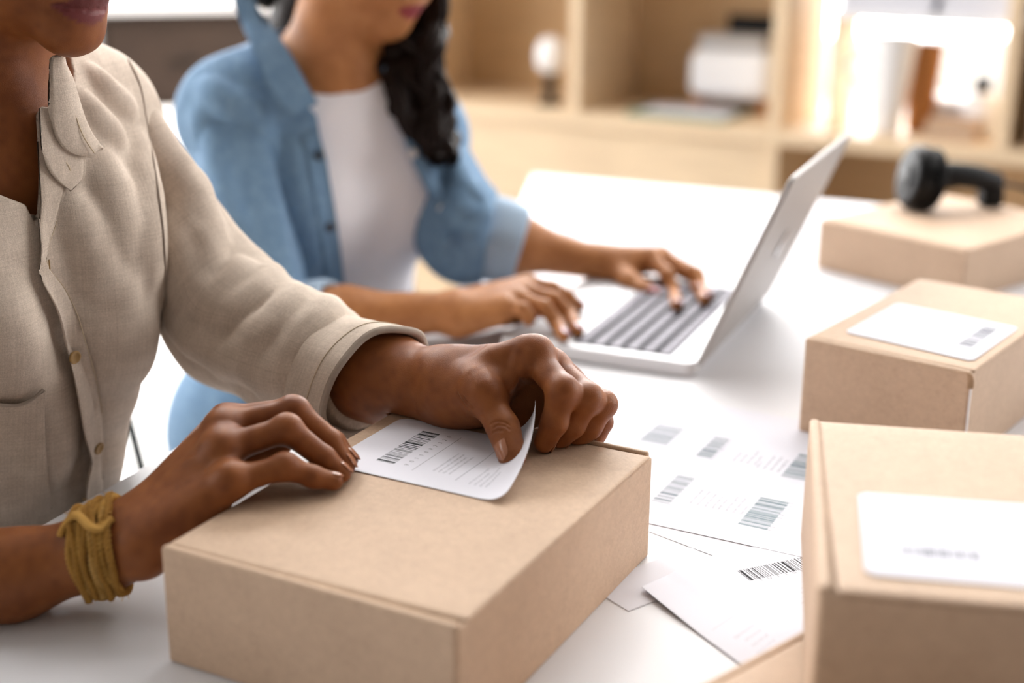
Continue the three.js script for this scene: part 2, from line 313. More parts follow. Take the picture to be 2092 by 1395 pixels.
{ // label on the second box, label on the near right box
  const t2 = canvasTex(512, 360, (c) => { c.save(); c.translate(395, 60); bars(c, 0, 0, 52, 190, 5, '#3a3c46'); c.restore(); c.save(); c.translate(470, 70); c.rotate(Math.PI / 2); spaced(c, 'Y0118R7320', 0, 0, 180, 13, '#8b8c96'); c.restore(); lines(c, 60, 190, 110, 4, 22, 9, '#a5a6b2'); lines(c, 220, 90, 90, 4, 22, 10, '#c4c5cf'); });
  const a = V(.299, 0, -1.194), b = V(.372, 0, -1.291), d = V(.389, 0, -1.114);
  const u = d.clone().sub(a), v = a.clone().sub(b);
  const bt = canvasTex(720, 512, (c) => { c.save(); c.translate(640, 60); c.rotate(Math.PI / 2); bars(c, 0, 0, 300, 80, 5, '#3a3c46'); spaced(c, 'Y0118R7320', 0, -22 + 130, 300, 22, '#8b8c96'); c.restore(); lines(c, 90, 260, 150, 4, 30, 9, '#8f909c'); lines(c, 330, 120, 150, 4, 28, 10, '#c4c5cf'); });
  flatSheet('shipping_label', 'white label with a small barcode stuck on the lid of the torn-cornered box', 'label', b, u.clone().normalize(), v.clone().normalize(), u.length(), v.length(), paperMat(bt), .0878 + .0023, { round: .03 });
  const a4 = onY(1752, 1005, .1365), b4 = onY(2092, 1030, .1365), c4 = onY(1768, 1172, .1365), uu = b4.clone().sub(a4).normalize(), vv = c4.clone().sub(a4), vl = vv.length();
  const t4 = canvasTex(720, 512, (c) => { c.save(); c.fillStyle = '#8f909c'; bars(c, 95, 330, 190, 60, 31, '#6d6f7b'); lines(c, 380, 150, 200, 5, 34, 15, '#b4b5c0'); c.restore(); });
  flatSheet('shipping_label', 'large white blurred label on the nearest right-hand box', 'label', a4, uu, vv.normalize(), .15, vl, paperMat(t4), .1365, { round: .03 });
}
{ // the sheets of labels on the table
  const O = V(.108, 0, -.978), U = UDIR, Vv = VDIR;
  const W = .33, H = .275, u0 = -.115;                     // sheet frame: u from u0, v from 0 (near edge) to H (far edge)
  const S = 3600, t = canvasTex(1800, 1500, (c) => {
    c.scale(1800 / W, 1500 / H);                           // drawing in metres: x = u - u0, y = H - v
    const at2 = (px, py) => { const p = onY(px, py, 0).sub(O); return [p.x * U.x + p.z * U.z - u0, H - (p.x * Vv.x + p.z * Vv.z)]; };
    const block = (px, py, px2, py2, wid, seed, ink) => {  // foot and head of a barcode's left side, bar length
      const [x0, y0] = at2(px, py), [, y1] = at2(px2, py2), len = y0 - y1;
      c.save(); c.translate(x0, y0); c.rotate(-Math.PI / 2); bars(c, 0, 0, len, wid, seed, ink); spaced(c, 'Y0118R7320', -.004, wid + .0085, len * 1.1, .005, '#8e909a'); c.restore();
      return [x0, y0, len];
    };
    const text = (px, py, n, w, seed) => { const [x, y] = at2(px, py); c.save(); c.translate(x, y); c.rotate(-Math.PI / 2); lines(c, 0, 0, w, n, .0062, seed, '#8e909a'); c.restore(); };
    const rule = (px, py, qx, qy) => { const [x, y] = at2(px, py), [x2, y2] = at2(qx, qy); c.strokeStyle = '#a9aab4'; c.lineWidth = .0005; c.beginPath(); c.moveTo(x, y); c.lineTo(x2, y2); c.stroke(); };
    block(1330, 1025, 1384, 973, .015, 21, '#4d5f68'); block(1507, 1072, 1556, 1018, .0235, 22, '#2c555c');
    block(1420, 933, 1466, 895, .014, 23, '#4d5f68'); block(1304, 902, 1346, 868, .026, 24, '#55636c'); block(1595, 974, 1640, 930, .026, 25, '#3f5d66');
    text(1420, 1034, 4, .032, 41); text(1478, 1046, 4, .028, 42); text(1508, 946, 4, .03, 43); text(1556, 960, 4, .03, 44);
    rule(1384, 1036, 1434, 986); rule(1434, 1050, 1484, 1001); rule(1452, 945, 1492, 908);
  });
  const far = O.clone().addScaledVector(U, u0).addScaledVector(Vv, H);
  flatSheet('label_sheet', 'largest white sheet printed with rows of barcodes, behind the foreground box', 'paper sheet', far, U, Vv.clone().negate(), W, H, paperMat(t), .0009, { n: 10 });
  // sheet under it, showing a sliver at its near edge
  const p1 = onY(1332, 1089), q1 = onY(1396, 1113), du = q1.clone().sub(p1).normalize(), dv = V(du.z, 0, -du.x);
  flatSheet('label_sheet', 'blank white sheet peeping out below the largest barcode sheet', 'paper sheet', p1.clone().addScaledVector(du, -.1).addScaledVector(dv, .16), du, dv.clone().negate(), .24, .16, M.paper, .0003);
  // long strip with its corner standing clear at the front
  const a = onY(1412, 1122), b = onY(1295, 1163), e = b.clone().sub(a).normalize(), k = V(-e.z, 0, e.x);
  flatSheet('label_strip', 'blank white paper strip whose corner points at the foreground box', 'paper sheet', a, e, k.dot(V(0, 0, 1)) > 0 ? k : k.clone().negate(), .10, .045, M.paper, .0005, { bend: (u, v) => .0012 * (1 - v) * (1 - u) });
  // sheet with the sharp black barcode
  const A = onY(1407, 1152), C = onY(1500, 1225), dC = C.clone().sub(A).normalize(), eC = V(dC.z, 0, -dC.x), sg = eC.x > 0 ? 1 : -1;
  const E1 = onY(1506, 1168), E2 = onY(1632, 1141), dir = E2.clone().sub(E1).normalize(), dn = V(-dir.z, 0, dir.x);
  const o3 = E1.clone().addScaledVector(dir, -.042).addScaledVector(dn, -.028);
  const t3 = canvasTex(1200, 1200, (c) => { c.scale(1200 / .17, 1200 / .17); bars(c, .042, .028, .062, .0165, 7, '#1c1d22'); spaced(c, 'Y0118R7320', .045, .054, .07, .0066, '#8b8c94'); c.fillStyle = '#c2c3cb'; c.fillRect(.048, .0605, .075, .0004); lines(c, .05, .072, .05, 4, .0062, 51, '#c0c1ca'); });
  flatSheet('label_sheet', 'white sheet with the sharp black barcode beside the nearest right-hand box', 'paper sheet', o3, dir, dn, .17, .17, paperMat(t3), .0007);
  const L0 = onY(1310, 1210), L1 = onY(1407, 1152), L2 = onY(1480, 1335), w1 = L1.clone().sub(L0), w2 = L2.clone().sub(L0).normalize();
  const t5 = canvasTex(512, 700, (c) => { lines(c, 150, 420, 210, 5, 34, 61, '#c6c7d0'); c.fillStyle = '#d0d1d8'; c.fillRect(90, 330, 330, 3); });
  flatSheet('shipping_label', 'narrow white label with a slightly raised corner, lying nearest on the table', 'label', L1, w1.clone().normalize().negate(), w2, w1.length(), .15, paperMat(t5), .0011, { bend: (u, v) => .006 * Math.max(0, u - .45) * Math.max(0, 1 - v * 2.2), n: 16, round: 0 });
  // papers at the far end of the table
  const Fp = onY(1180, 375), Fq = onY(1540, 410), fu = Fq.clone().sub(Fp).normalize(), fv = V(-fu.z, 0, fu.x);
  const t6 = canvasTex(900, 700, (c) => { for (let j = 0; j < 3; j++) for (let i = 0; i < 3; i++) { bars(c, 90 + i * 270, 80 + j * 210, 110, 46, 70 + i + 3 * j, '#8a93a8'); lines(c, 90 + i * 270, 160 + j * 210, 120, 3, 20, 90 + i + 3 * j, '#c0c4d0'); } });
  flatSheet('label_sheet', 'white label sheet at the far end of the table beyond the typing hands', 'paper sheet', onY(1210, 420), fu, fv, .34, .26, paperMat(t6), .0005);
}
// ───────────────────────── laptop ─────────────────────────
const LAP = { O: V(.183, TABLE, -1.321), th: rad(-66.9), W: .309, D: .2155, open: rad(67.5) };
LAP.a = V(Math.cos(LAP.th), 0, Math.sin(LAP.th)); LAP.f = V(Math.sin(LAP.th), 0, -Math.cos(LAP.th));
LAP.at = (u, v, y = .0155) => LAP.O.clone().addScaledVector(LAP.a, u).addScaledVector(LAP.f, v).setY(TABLE + y);   // u along the hinge, v towards the typist
{
  const { W, D } = LAP, t = thing('laptop', 'open silver laptop with dark keys in front of the woman in denim', 'laptop');
  t.quaternion.setFromRotationMatrix(new THREE.Matrix4().makeBasis(LAP.a, V(0, 1, 0), LAP.f.clone().negate())); t.position.copy(LAP.O);
  const slab = (w, d, h, r, b) => { const s = new THREE.Shape(), x = w / 2, y = d / 2; s.moveTo(-x + r, -y); s.lineTo(x - r, -y); s.absarc(x - r, -y + r, r, -Math.PI / 2, 0); s.lineTo(x, y - r); s.absarc(x - r, y - r, r, 0, Math.PI / 2); s.lineTo(-x + r, y); s.absarc(-x + r, y - r, r, Math.PI / 2, Math.PI); s.lineTo(-x, -y + r); s.absarc(-x + r, -y + r, r, Math.PI, 1.5 * Math.PI); const g = new THREE.ExtrudeGeometry(s, { depth: h - 2 * b, bevelEnabled: true, bevelSize: b, bevelThickness: b, bevelOffset: -b, bevelSegments: 3, curveSegments: 6 }); g.rotateX(-Math.PI / 2); g.translate(0, b, 0); return g; };
  const bs = slab(W, D, .0145, .011, .002); bs.translate(W / 2, .0008, -D / 2); part('base', bs, M.alu, t);
  const well = box(.279, .0004, .108, W / 2, .0152, -.0825, .0002); part('keyboard_well', well, M.well, t);
  const rows = 6, pitch = .0183, kg = {}; const R = rng(3);
  for (let r = 0; r < rows; r++) {
    const widths = r === 5 ? [1, 1, 1, 1.25, 5, 1.25, 1, 1, 1] : r === 0 ? new Array(14).fill(1) : r === 1 ? [1, 1, 1, 1, 1, 1, 1, 1, 1, 1, 1, 1, 1, 1.5] : r === 2 ? [1.5, ...new Array(12).fill(1), 1] : r === 3 ? [1.8, ...new Array(11).fill(1), 1.7] : [2.3, ...new Array(10).fill(1), 2.2];
    const sum = widths.reduce((x, y) => x + y, 0), un = .275 / sum; let x = .0025 + (W - .28) / 2;
    for (const k of widths) { const w = un * k - .0016, id = w.toFixed(4); kg[id] ??= box(w, .0014, .0122, 0, 0, 0, .0006, 1); const m = part('key', kg[id], M.key, t); m.position.set(x + un * k / 2 - .0005, .0154, -.0365 - r * pitch); x += un * k; }
  }
  const pad = slab(.115, .072, .0006, .003, .0001); pad.translate(W / 2, .0152, -.178); part('trackpad', pad, M.alu, t);
  part('hinge', new THREE.CylinderGeometry(.0045, .0045, .20, 16).rotateZ(Math.PI / 2).translate(W / 2, .0125, -.004), M.aluDark, t);
  for (const x of [.03, W - .03]) for (const z of [-.02, -D + .02]) part('foot', new THREE.CylinderGeometry(.006, .006, .001, 12).translate(x, .0004, z), M.blackSoft, t);
  const lid = new THREE.Group(); lid.name = 'lid'; t.add(lid); lid.position.set(0, .0125, .001);
  // local lid frame: x along the hinge, y up the lid, z out of its back; leaning away from the typist
  lid.rotation.x = Math.PI / 2 - LAP.open;
  const ls = slab(W, D, .0052, .011, .0016); ls.rotateX(Math.PI / 2); ls.translate(W / 2, D / 2, -.001); part('lid_shell', ls, M.aluLidShaded, lid);
  part('screen', box(W - .012, D - .012, .0006, W / 2, .006, -.0014), M.glassBlack, lid);
  part('emblem', new THREE.CylinderGeometry(.017, .017, .0004, 28).rotateX(Math.PI / 2).translate(W / 2, D / 2, .0056), std({ color: hex('#cfcfd3'), metalness: .7, roughness: .25 }), lid, 'round polished emblem');
}
// ───────────────────────── wooden cubby shelf behind the table ─────────────────────────
const SH = { dir: V(.8824, 0, .4706), o: V(.619, 0, -3.319), y: TABLE - .1 };
SH.n = V(-SH.dir.z, 0, SH.dir.x);                            // towards the room
SH.s = (px, q) => { const r = rayDir(px, 300).setY(0), p0 = SH.o.clone().addScaledVector(SH.n, -q), k = p0.clone().sub(EYE).setY(0); const det = r.x * -SH.dir.z + r.z * SH.dir.x; const t = (k.x * -SH.dir.z + k.z * SH.dir.x) / det; return r.multiplyScalar(t).sub(k).dot(SH.dir); };
SH.place = (o, s, q, y = SH.y + .035) => { o.quaternion.setFromRotationMatrix(new THREE.Matrix4().makeBasis(SH.dir, V(0, 1, 0), SH.n)); o.position.copy(SH.o).addScaledVector(SH.dir, s).addScaledVector(SH.n, -q).setY(y); return o; };
{
  const t = thing('cubby_shelf', 'pale wooden cubby shelf unit standing behind the table', 'shelf'); SH.place(t, 0, 0, 0);
  const D = .36, P = .03, wood = (w, h, d, x, y, z) => uvBox(box(w, h, d, x, y, z, .0015, 1), .9), cell = .53, posts = [-2 * cell, -cell, 0, .5226, 1.045, 1.57], rows = [0, SH.y, SH.y + .56];
  const x0 = posts[0], x1 = posts.at(-1), w = x1 - x0, cx = (x0 + x1) / 2;
  for (const y of rows) part('shelf_board', wood(w + P, .035, D, cx, y, -D / 2), M.birch, t);
  posts.forEach((x, i) => { if (i % 2 === 0) part('upright', wood(P, SH.y - .035, D - .002, x, .035, -D / 2 - .001), M.birch, t); part('upright', wood(P, .56 - .035, D - .002, x, rows[1] + .035, -D / 2 - .001), M.birch, t); });
  posts.slice(0, -1).forEach((x, i) => { const xb = posts[i + 1], m = (x + xb) / 2, ww = xb - x - P;
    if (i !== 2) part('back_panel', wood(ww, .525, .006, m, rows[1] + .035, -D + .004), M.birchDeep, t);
  });
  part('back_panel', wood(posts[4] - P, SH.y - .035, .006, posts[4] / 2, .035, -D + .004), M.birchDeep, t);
  part('cupboard_front', wood(2 * cell - P - .004, SH.y - .041, .018, -cell, .038, -.02), M.birch, t); 
  const lathe = (pts, n = 40) => new THREE.LatheGeometry(pts.map(([r, y]) => new THREE.Vector2(r, y)), n);
  const item = (name, label, cat, px, q, y) => { const o = thing(name, label, cat); return SH.place(o, SH.s(px, q), q, y); };
  // first cell: white headed lamp on a black stem beside the post
  let o = item('desk_lamp', 'small white headed lamp on a black stem beside the left upright of the shelf', 'lamp', 1122, .10);
  part('base', lathe([[0, 0], [.035, 0], [.036, .006], [.01, .012], [0, .012]]), M.black, o); part('stem', lathe([[0, .01], [.014, .01], [.015, .085], [0, .085]], 20), M.black, o); part('lamp_head', lathe([[0, .085], [.02, .085], [.036, .10], [.04, .13], [.034, .16], [.018, .175], [0, .178]]), M.white, o);
  // second cell: white rounded printer with a dark top, a tray of papers in front
  o = item('label_printer', 'white rounded label printer with a dark lid in the middle cell', 'printer', 1497, .25);
  part('body', box(.225, .125, .14, 0, .035, 0, .035, 5), M.white, o); part('lid', box(.18, .035, .12, 0, .160, 0, .012, 3), M.greySoft, o); part('control_panel', box(.13, .05, .012, .02, .192, -.04, .004, 2), M.blackSoft, o); for (const x of [-.09, .09]) part('foot', box(.02, .04, .1, x, 0, 0, .003), M.tan, o);
  o = item('paper_tray', 'low flat tray of white papers in front of the white printer', 'tray', 1400, .10);
  part('tray', [box(.26, .006, .17, 0, 0, 0, .002), box(.26, .016, .006, 0, 0, .083, .002), box(.006, .016, .17, -.128, 0, 0, .002), box(.006, .016, .17, .128, 0, 0, .002)], M.green, o); for (let k = 0; k < 3; k++) part('paper', box(.235, .002, .15, .004 * k, .0065 + k * .0024, -.002 * k), M.paper, o);
  // third cell: white insert shelf, jug, tan carton stack, block, jar with a black cap
  o = item('shelf_insert', 'white insert board with papers across the right-hand cell', 'shelf insert', 1905, .17, SH.y + .035);
  const W3 = .485; part('board', box(W3 - .02, .018, .26, .0, .262, 0, .003), M.white, o); for (const x of [-W3 / 2 + .012, W3 / 2 - .012]) part('side_leg', box(.006, .262, .22, x, 0, 0, .001), M.birch, o); 
  for (const [n, x] of [['white paper stack on the left of the insert board', -.115], ['white paper stack on the right of the insert board', .115]]) { const p = item('paper_stack', n, 'paper stack', 1905, .16, SH.y + .315); p.position.addScaledVector(SH.dir, x); part('stack', Array.from({ length: 9 }, (_, k) => box(.21, .022, .22, .003 * Math.sin(k * 2.1), k * .0225, .003 * Math.cos(k * 1.7), .001, 1)), M.paper, p); }
  o = item('jug', 'white tapered jug with a round handle in the right-hand cell', 'jug', 1806, .10);
  part('body', lathe([[0, 0], [.031, 0], [.034, .006], [.043, .1], [.054, .2], [.0555, .225], [.0525, .225], [.041, .1], [.031, .008], [0, .008]]), M.white, o); part('handle', new THREE.TorusGeometry(.031, .0075, 12, 32).translate(-.069, .150, 0), M.white, o);
  o = item('cup_stack', 'stack of tan paper cups leaning beside the white jug', 'cups', 1868, .16); for (let k = 0; k < 5; k++) part('cup', lathe([[.024, 0], [.026, .001], [.036, .085], [.038, .087], [.034, .086], [.0235, .003]], 28).translate(0, .001 + k * .03, 0), M.tan, o); o.rotateZ(-.07);
  o = item('carton', 'low brown carton lying at the front of the right-hand cell', 'carton', 1945, .09); part('carton_body', box(.11, .04, .10, 0, 0, 0, .003), M.kraft, o); part('carton_lid', box(.112, .006, .102, 0, .0402, 0, .002), M.kraftEdge, o);
  o = item('storage_tub', 'pale low tub behind the brown carton', 'tub', 1925, .24); part('tub_body', lathe([[0, 0], [.07, 0], [.075, .06], [.072, .06], [.066, .006], [0, .006]]), M.whiteSoft, o); part('tub_lid', lathe([[0, .062], [.078, .061], [.078, .07], [.06, .078], [0, .078]]), M.whiteSoft, o);
  o = item('jar', 'white round jar with a black cap at the right of its cell', 'jar', 1994, .17); part('jar_body', lathe([[0, 0], [.036, 0], [.042, .01], [.043, .075], [.036, .095], [.018, .104], [0, .105]]), M.white, o); part('cap', lathe([[0, .104], [.019, .104], [.020, .135], [.016, .139], [0, .139]]), M.black, o);
}
{ // far left: white desk with dark wooden drawers
  const t = thing('desk', 'white topped desk with dark wooden drawers in the far left background', 'desk', V(-1.0, 0, -6.7), .34);
  part('desktop', box(2.3, .045, .8, 0, .72, 0, .004), M.white, t); const c = part('drawer_unit', box(2.0, .42, .7, .05, .295, -.02, .004), M.walnut, t);
  for (let k = 0; k < 3; k++) { const d = part('drawer', box(.62, .34, .02, -.60 + k * .66, .335, .345, .004), M.walnut, t); part('handle', box(.14, .012, .02, -.60 + k * .66, .50, .362, .004), M.black, d); }
  for (const x of [-1.08, 1.08]) for (const z of [-.34, .34]) part('leg', box(.05, .72, .05, x, 0, z, .004), M.white, t);
  for (const x of [-.8, .9]) for (const z of [-.3, .3]) part('foot', box(.05, .295, .05, x, 0, z, .004), M.walnut, t);
}
{ // barcode scanner on the third box
  const t = thing('barcode_scanner', 'black handheld barcode scanner lying on the farthest box', 'barcode scanner');
  const top = .0647 + .0022, c = onY(1875, 428, top); t.position.set(c.x, TABLE + top, c.z); t.rotation.y = rad(8);
  // the head stands on its rim, its scanning window facing left; the handle runs off to the right
  const ell = (n, rx, ry, rz, px, py, pz) => { const g = new THREE.SphereGeometry(1, 40, 28); g.scale(rx, ry, rz); g.translate(px, py, pz); return g; };
  const prof = [[0, -.026], [.020, -.0265], [.029, -.022], [.0355, -.010], [.0375, .004], [.0370, .012], [.034, .0185], [.028, .0215], [.0, .0225]].map(([r, y]) => new THREE.Vector2(r, y));
  const head = new THREE.LatheGeometry(prof, 48); head.scale(1.15, 1, 1.05); head.rotateZ(Math.PI / 2); head.rotateZ(rad(-9)); head.translate(0, .0425, 0); part('head', head, M.black, t);
  const rim = new THREE.TorusGeometry(.0365, .0035, 12, 48); rim.scale(1.15 * .98, 1.05, 1); rim.rotateY(Math.PI / 2); rim.rotateZ(rad(-9)); rim.translate(.014, .0405, 0); part('rim', rim, M.blackSoft, t);
  const win = new THREE.LatheGeometry([[0, 0], [.016, 0], [.017, .001], [0, .0012]].map(([r, y]) => new THREE.Vector2(r, y)), 32); win.rotateZ(Math.PI / 2); win.rotateZ(rad(-9)); win.translate(-.0245, .0465, 0); part('window', win, M.glassBlack, t, 'dark glossy scanning window');
  const cv = new THREE.CatmullRomCurve3([V(-.005, .046, 0), V(.03, .047, 0), V(.07, .043, -.004), V(.10, .036, -.008), V(.118, .030, -.010)]);
  const sweep = (curve, rs, n = 40, m = 20, flat = 1) => { const pos = [], idx = []; const up = V(0, 1, 0); for (let i = 0; i <= n; i++) { const p = curve.getPointAt(i / n), tg = curve.getTangentAt(i / n), s = tg.clone().cross(up).normalize(), q = s.clone().cross(tg).normalize(), r = rs(i / n); for (let j = 0; j < m; j++) { const a = j / m * 2 * Math.PI, v = p.clone().addScaledVector(s, Math.cos(a) * r * flat).addScaledVector(q, Math.sin(a) * r); pos.push(v.x, v.y, v.z); } } for (let i = 0; i < n; i++) for (let j = 0; j < m; j++) { const a = i * m + j, b = i * m + (j + 1) % m; idx.push(a, b, b + m, a, b + m, a + m); } const e = pos.length / 3; const p0 = curve.getPointAt(0), p1 = curve.getPointAt(1); pos.push(p0.x, p0.y, p0.z, p1.x, p1.y, p1.z); for (let j = 0; j < m; j++) { idx.push(e, (j + 1) % m, j); idx.push(e + 1, n * m + j, n * m + (j + 1) % m); } const g = new THREE.BufferGeometry(); g.setAttribute('position', new THREE.Float32BufferAttribute(pos, 3)); g.setIndex(idx); g.computeVertexNormals(); return g; };
  part('handle', sweep(cv, (k) => .0135 + .003 * Math.sin(Math.PI * k) - (k > .96 ? (k - .96) * .12 : 0), 48, 24, 1.1), M.blackSoft, t);
  part('handle_heel', box(.030, .028, .028, .105, .0012, -.009, .006, 3).rotateZ(0), M.blackSoft, t);
  part('trigger', box(.022, .007, .012, .040, .0275, -.001, .003, 3), M.black, t);
  const cord = new THREE.CatmullRomCurve3([V(.116, .031, -.010), V(.14, .027, -.012), V(.17, .018, -.010), V(.20, .006, 0), V(.225, -.02, .02), V(.235, -.06, .03)]);
  part('cord', new THREE.TubeGeometry(cord, 50, .0028, 10), M.blackSoft, t);
}
// ───────────────────────── bodies and cloth: distance fields meshed by surface nets ─────────────────────────
const smin = (a, b, k) => { if (k <= 0) return Math.min(a, b); const h = Math.max(k - Math.abs(a - b), 0) / k; return Math.min(a, b) - h * h * k * .25; };
// a primitive: { x, y, z, R (bounding ball), k (blend), sub, f(x, y, z) }
function cap(a, b, ra, rb = ra, k = .01, sub = false) {
  const ax = a.x, ay = a.y, az = a.z, dx = b.x - ax, dy = b.y - ay, dz = b.z - az, L = dx * dx + dy * dy + dz * dz || 1e-12, len = Math.sqrt(L);
  return { x: ax + dx / 2, y: ay + dy / 2, z: az + dz / 2, R: len / 2 + Math.max(ra, rb), k, sub, f: (x, y, z) => {
    const px = x - ax, py = y - ay, pz = z - az; let t = (px * dx + py * dy + pz * dz) / L; t = t < 0 ? 0 : t > 1 ? 1 : t;
    const qx = px - dx * t, qy = py - dy * t, qz = pz - dz * t; return Math.sqrt(qx * qx + qy * qy + qz * qz) - (ra + (rb - ra) * t);
  } };
}
// ellipsoid with axes e1, e2, e3 (unit vectors) and radii
function ell(c, r1, r2, r3, e1, e2, e3, k = .02, sub = false) {
  const m = Math.max(r1, r2, r3), i1 = 1 / r1, i2 = 1 / r2, i3 = 1 / r3;
  return { x: c.x, y: c.y, z: c.z, R: m, k, sub, f: (x, y, z) => {
    const px = x - c.x, py = y - c.y, pz = z - c.z;
    const a = (px * e1.x + py * e1.y + pz * e1.z) * i1, b = (px * e2.x + py * e2.y + pz * e2.z) * i2, d = (px * e3.x + py * e3.y + pz * e3.z) * i3;
    const k0 = Math.sqrt(a * a + b * b + d * d), k1 = Math.sqrt(a * a * i1 * i1 + b * b * i2 * i2 + d * d * i3 * i3);
    return k1 < 1e-9 ? -Math.min(r1, r2, r3) : k0 * (k0 - 1) / k1;
  } };
}
function group(prims, k = .01, kin) {                        // a union of its own, blended into its parent with k
  let lo = V(1e9, 1e9, 1e9), hi = V(-1e9, -1e9, -1e9);
  for (const p of prims) { lo.min(V(p.x - p.R, p.y - p.R, p.z - p.R)); hi.max(V(p.x + p.R, p.y + p.R, p.z + p.R)); }
  const c = lo.clone().add(hi).multiplyScalar(.5), f = field(prims, kin);
  return { x: c.x, y: c.y, z: c.z, R: hi.distanceTo(lo) / 2, k, f };
}
function field(prims, kin) {
  return (x, y, z) => {
    let d = 1e3;
    for (let i = 0; i < prims.length; i++) {
      const p = prims[i], k = kin ?? p.k, ex = x - p.x, ey = y - p.y, ez = z - p.z, lb = Math.sqrt(ex * ex + ey * ey + ez * ez) - p.R;
      if (p.sub) { if (lb > p.k - d) continue; d = -smin(-d, p.f(x, y, z), p.k); } else { if (lb > d + k) continue; d = smin(d, p.f(x, y, z), k); }
    }
    return d;
  };
}
function nets(f, lo, hi, h, o = {}) {
  const B = 8, nx = Math.ceil((hi.x - lo.x) / (h * B)), ny = Math.ceil((hi.y - lo.y) / (h * B)), nz = Math.ceil((hi.z - lo.z) / (h * B));
  const NX = nx * B + 1, NY = ny * B + 1, verts = [], vid = new Map(), quads = [], key = (i, j, k) => (k * NY + j) * NX + i, S = B + 1, half = Math.sqrt(3) * B * h / 2 * 1.15 + h;
  const val = new Float64Array(S * S * S), at3 = (i, j, k) => val[(k * S + j) * S + i];
  for (let bz = 0; bz < nz; bz++) for (let by = 0; by < ny; by++) for (let bx = 0; bx < nx; bx++) {
    const ox = lo.x + bx * B * h, oy = lo.y + by * B * h, oz = lo.z + bz * B * h;
    if (Math.abs(f(ox + B * h / 2, oy + B * h / 2, oz + B * h / 2)) > half) continue;
    for (let k = 0; k < S; k++) for (let j = 0; j < S; j++) for (let i = 0; i < S; i++) val[(k * S + j) * S + i] = f(ox + i * h, oy + j * h, oz + k * h);
    for (let k = 0; k < B; k++) for (let j = 0; j < B; j++) for (let i = 0; i < B; i++) {
      const v0 = at3(i, j, k), s0 = v0 < 0; let n = 0, sx = 0, sy = 0, sz = 0, mixed = false;
      const c = [v0, at3(i + 1, j, k), at3(i, j + 1, k), at3(i + 1, j + 1, k), at3(i, j, k + 1), at3(i + 1, j, k + 1), at3(i, j + 1, k + 1), at3(i + 1, j + 1, k + 1)];
      for (let q = 1; q < 8; q++) if ((c[q] < 0) !== s0) { mixed = true; break; }
      if (!mixed) continue;
      const edge = (a, b, x0, y0, z0, ax) => { if ((c[a] < 0) === (c[b] < 0)) return; const t = c[a] / (c[a] - c[b]); sx += x0 + (ax === 0 ? t : 0); sy += y0 + (ax === 1 ? t : 0); sz += z0 + (ax === 2 ? t : 0); n++; };
      edge(0, 1, 0, 0, 0, 0); edge(2, 3, 0, 1, 0, 0); edge(4, 5, 0, 0, 1, 0); edge(6, 7, 0, 1, 1, 0); edge(0, 2, 0, 0, 0, 1); edge(1, 3, 1, 0, 0, 1); edge(4, 6, 0, 0, 1, 1); edge(5, 7, 1, 0, 1, 1); edge(0, 4, 0, 0, 0, 2); edge(1, 5, 1, 0, 0, 2); edge(2, 6, 0, 1, 0, 2); edge(3, 7, 1, 1, 0, 2);
      const gi = bx * B + i, gj = by * B + j, gk = bz * B + k;
      vid.set(key(gi, gj, gk), verts.length / 3); verts.push(lo.x + (gi + sx / n) * h, lo.y + (gj + sy / n) * h, lo.z + (gk + sz / n) * h);
      for (let ax = 0; ax < 3; ax++) { const q = ax === 0 ? c[1] : ax === 1 ? c[2] : c[4]; if ((q < 0) !== s0) quads.push(gi, gj, gk, ax, s0 ? 1 : 0); }
    }
  }
  const idx = [];
  for (let q = 0; q < quads.length; q += 5) {
    const i = quads[q], j = quads[q + 1], k = quads[q + 2], ax = quads[q + 3]; let a, b, c, d;
    if (ax === 0) { a = vid.get(key(i, j - 1, k - 1)); b = vid.get(key(i, j, k - 1)); c = vid.get(key(i, j, k)); d = vid.get(key(i, j - 1, k)); }
    else if (ax === 1) { a = vid.get(key(i - 1, j, k - 1)); b = vid.get(key(i - 1, j, k)); c = vid.get(key(i, j, k)); d = vid.get(key(i, j, k - 1)); }
    else { a = vid.get(key(i - 1, j - 1, k)); b = vid.get(key(i, j - 1, k)); c = vid.get(key(i, j, k)); d = vid.get(key(i - 1, j, k)); }
    if (a === undefined || b === undefined || c === undefined || d === undefined) continue;
    if (quads[q + 4]) idx.push(a, b, c, a, c, d); else idx.push(a, c, b, a, d, c);
  }
  const nv = verts.length / 3, pos = new Float32Array(verts), nor = new Float32Array(nv * 3), col = o.color ? new Float32Array(nv * 3) : null, uv = o.uv ? new Float32Array(nv * 2) : null, e = h * .35;
  for (let i = 0; i < nv; i++) {
    let x = pos[i * 3], y = pos[i * 3 + 1], z = pos[i * 3 + 2], gx, gy, gz;
    for (let it = 0; it < 2; it++) {
      gx = f(x + e, y, z) - f(x - e, y, z); gy = f(x, y + e, z) - f(x, y - e, z); gz = f(x, y, z + e) - f(x, y, z - e);
      const l = Math.hypot(gx, gy, gz) || 1; gx /= l; gy /= l; gz /= l;
      if (it === 0) { const d = clamp(f(x, y, z), -h * .5, h * .5); x -= gx * d; y -= gy * d; z -= gz * d; }
    }
    pos[i * 3] = x; pos[i * 3 + 1] = y; pos[i * 3 + 2] = z; nor[i * 3] = gx; nor[i * 3 + 1] = gy; nor[i * 3 + 2] = gz;
    if (col) { const c = o.color(x, y, z, gx, gy, gz); col[i * 3] = c[0]; col[i * 3 + 1] = c[1]; col[i * 3 + 2] = c[2]; }
    if (uv) { const c = o.uv(x, y, z, gx, gy, gz); uv[i * 2] = c[0]; uv[i * 2 + 1] = c[1]; }
  }
  const g = new THREE.BufferGeometry(); g.setAttribute('position', new THREE.BufferAttribute(pos, 3)); g.setAttribute('normal', new THREE.BufferAttribute(nor, 3));
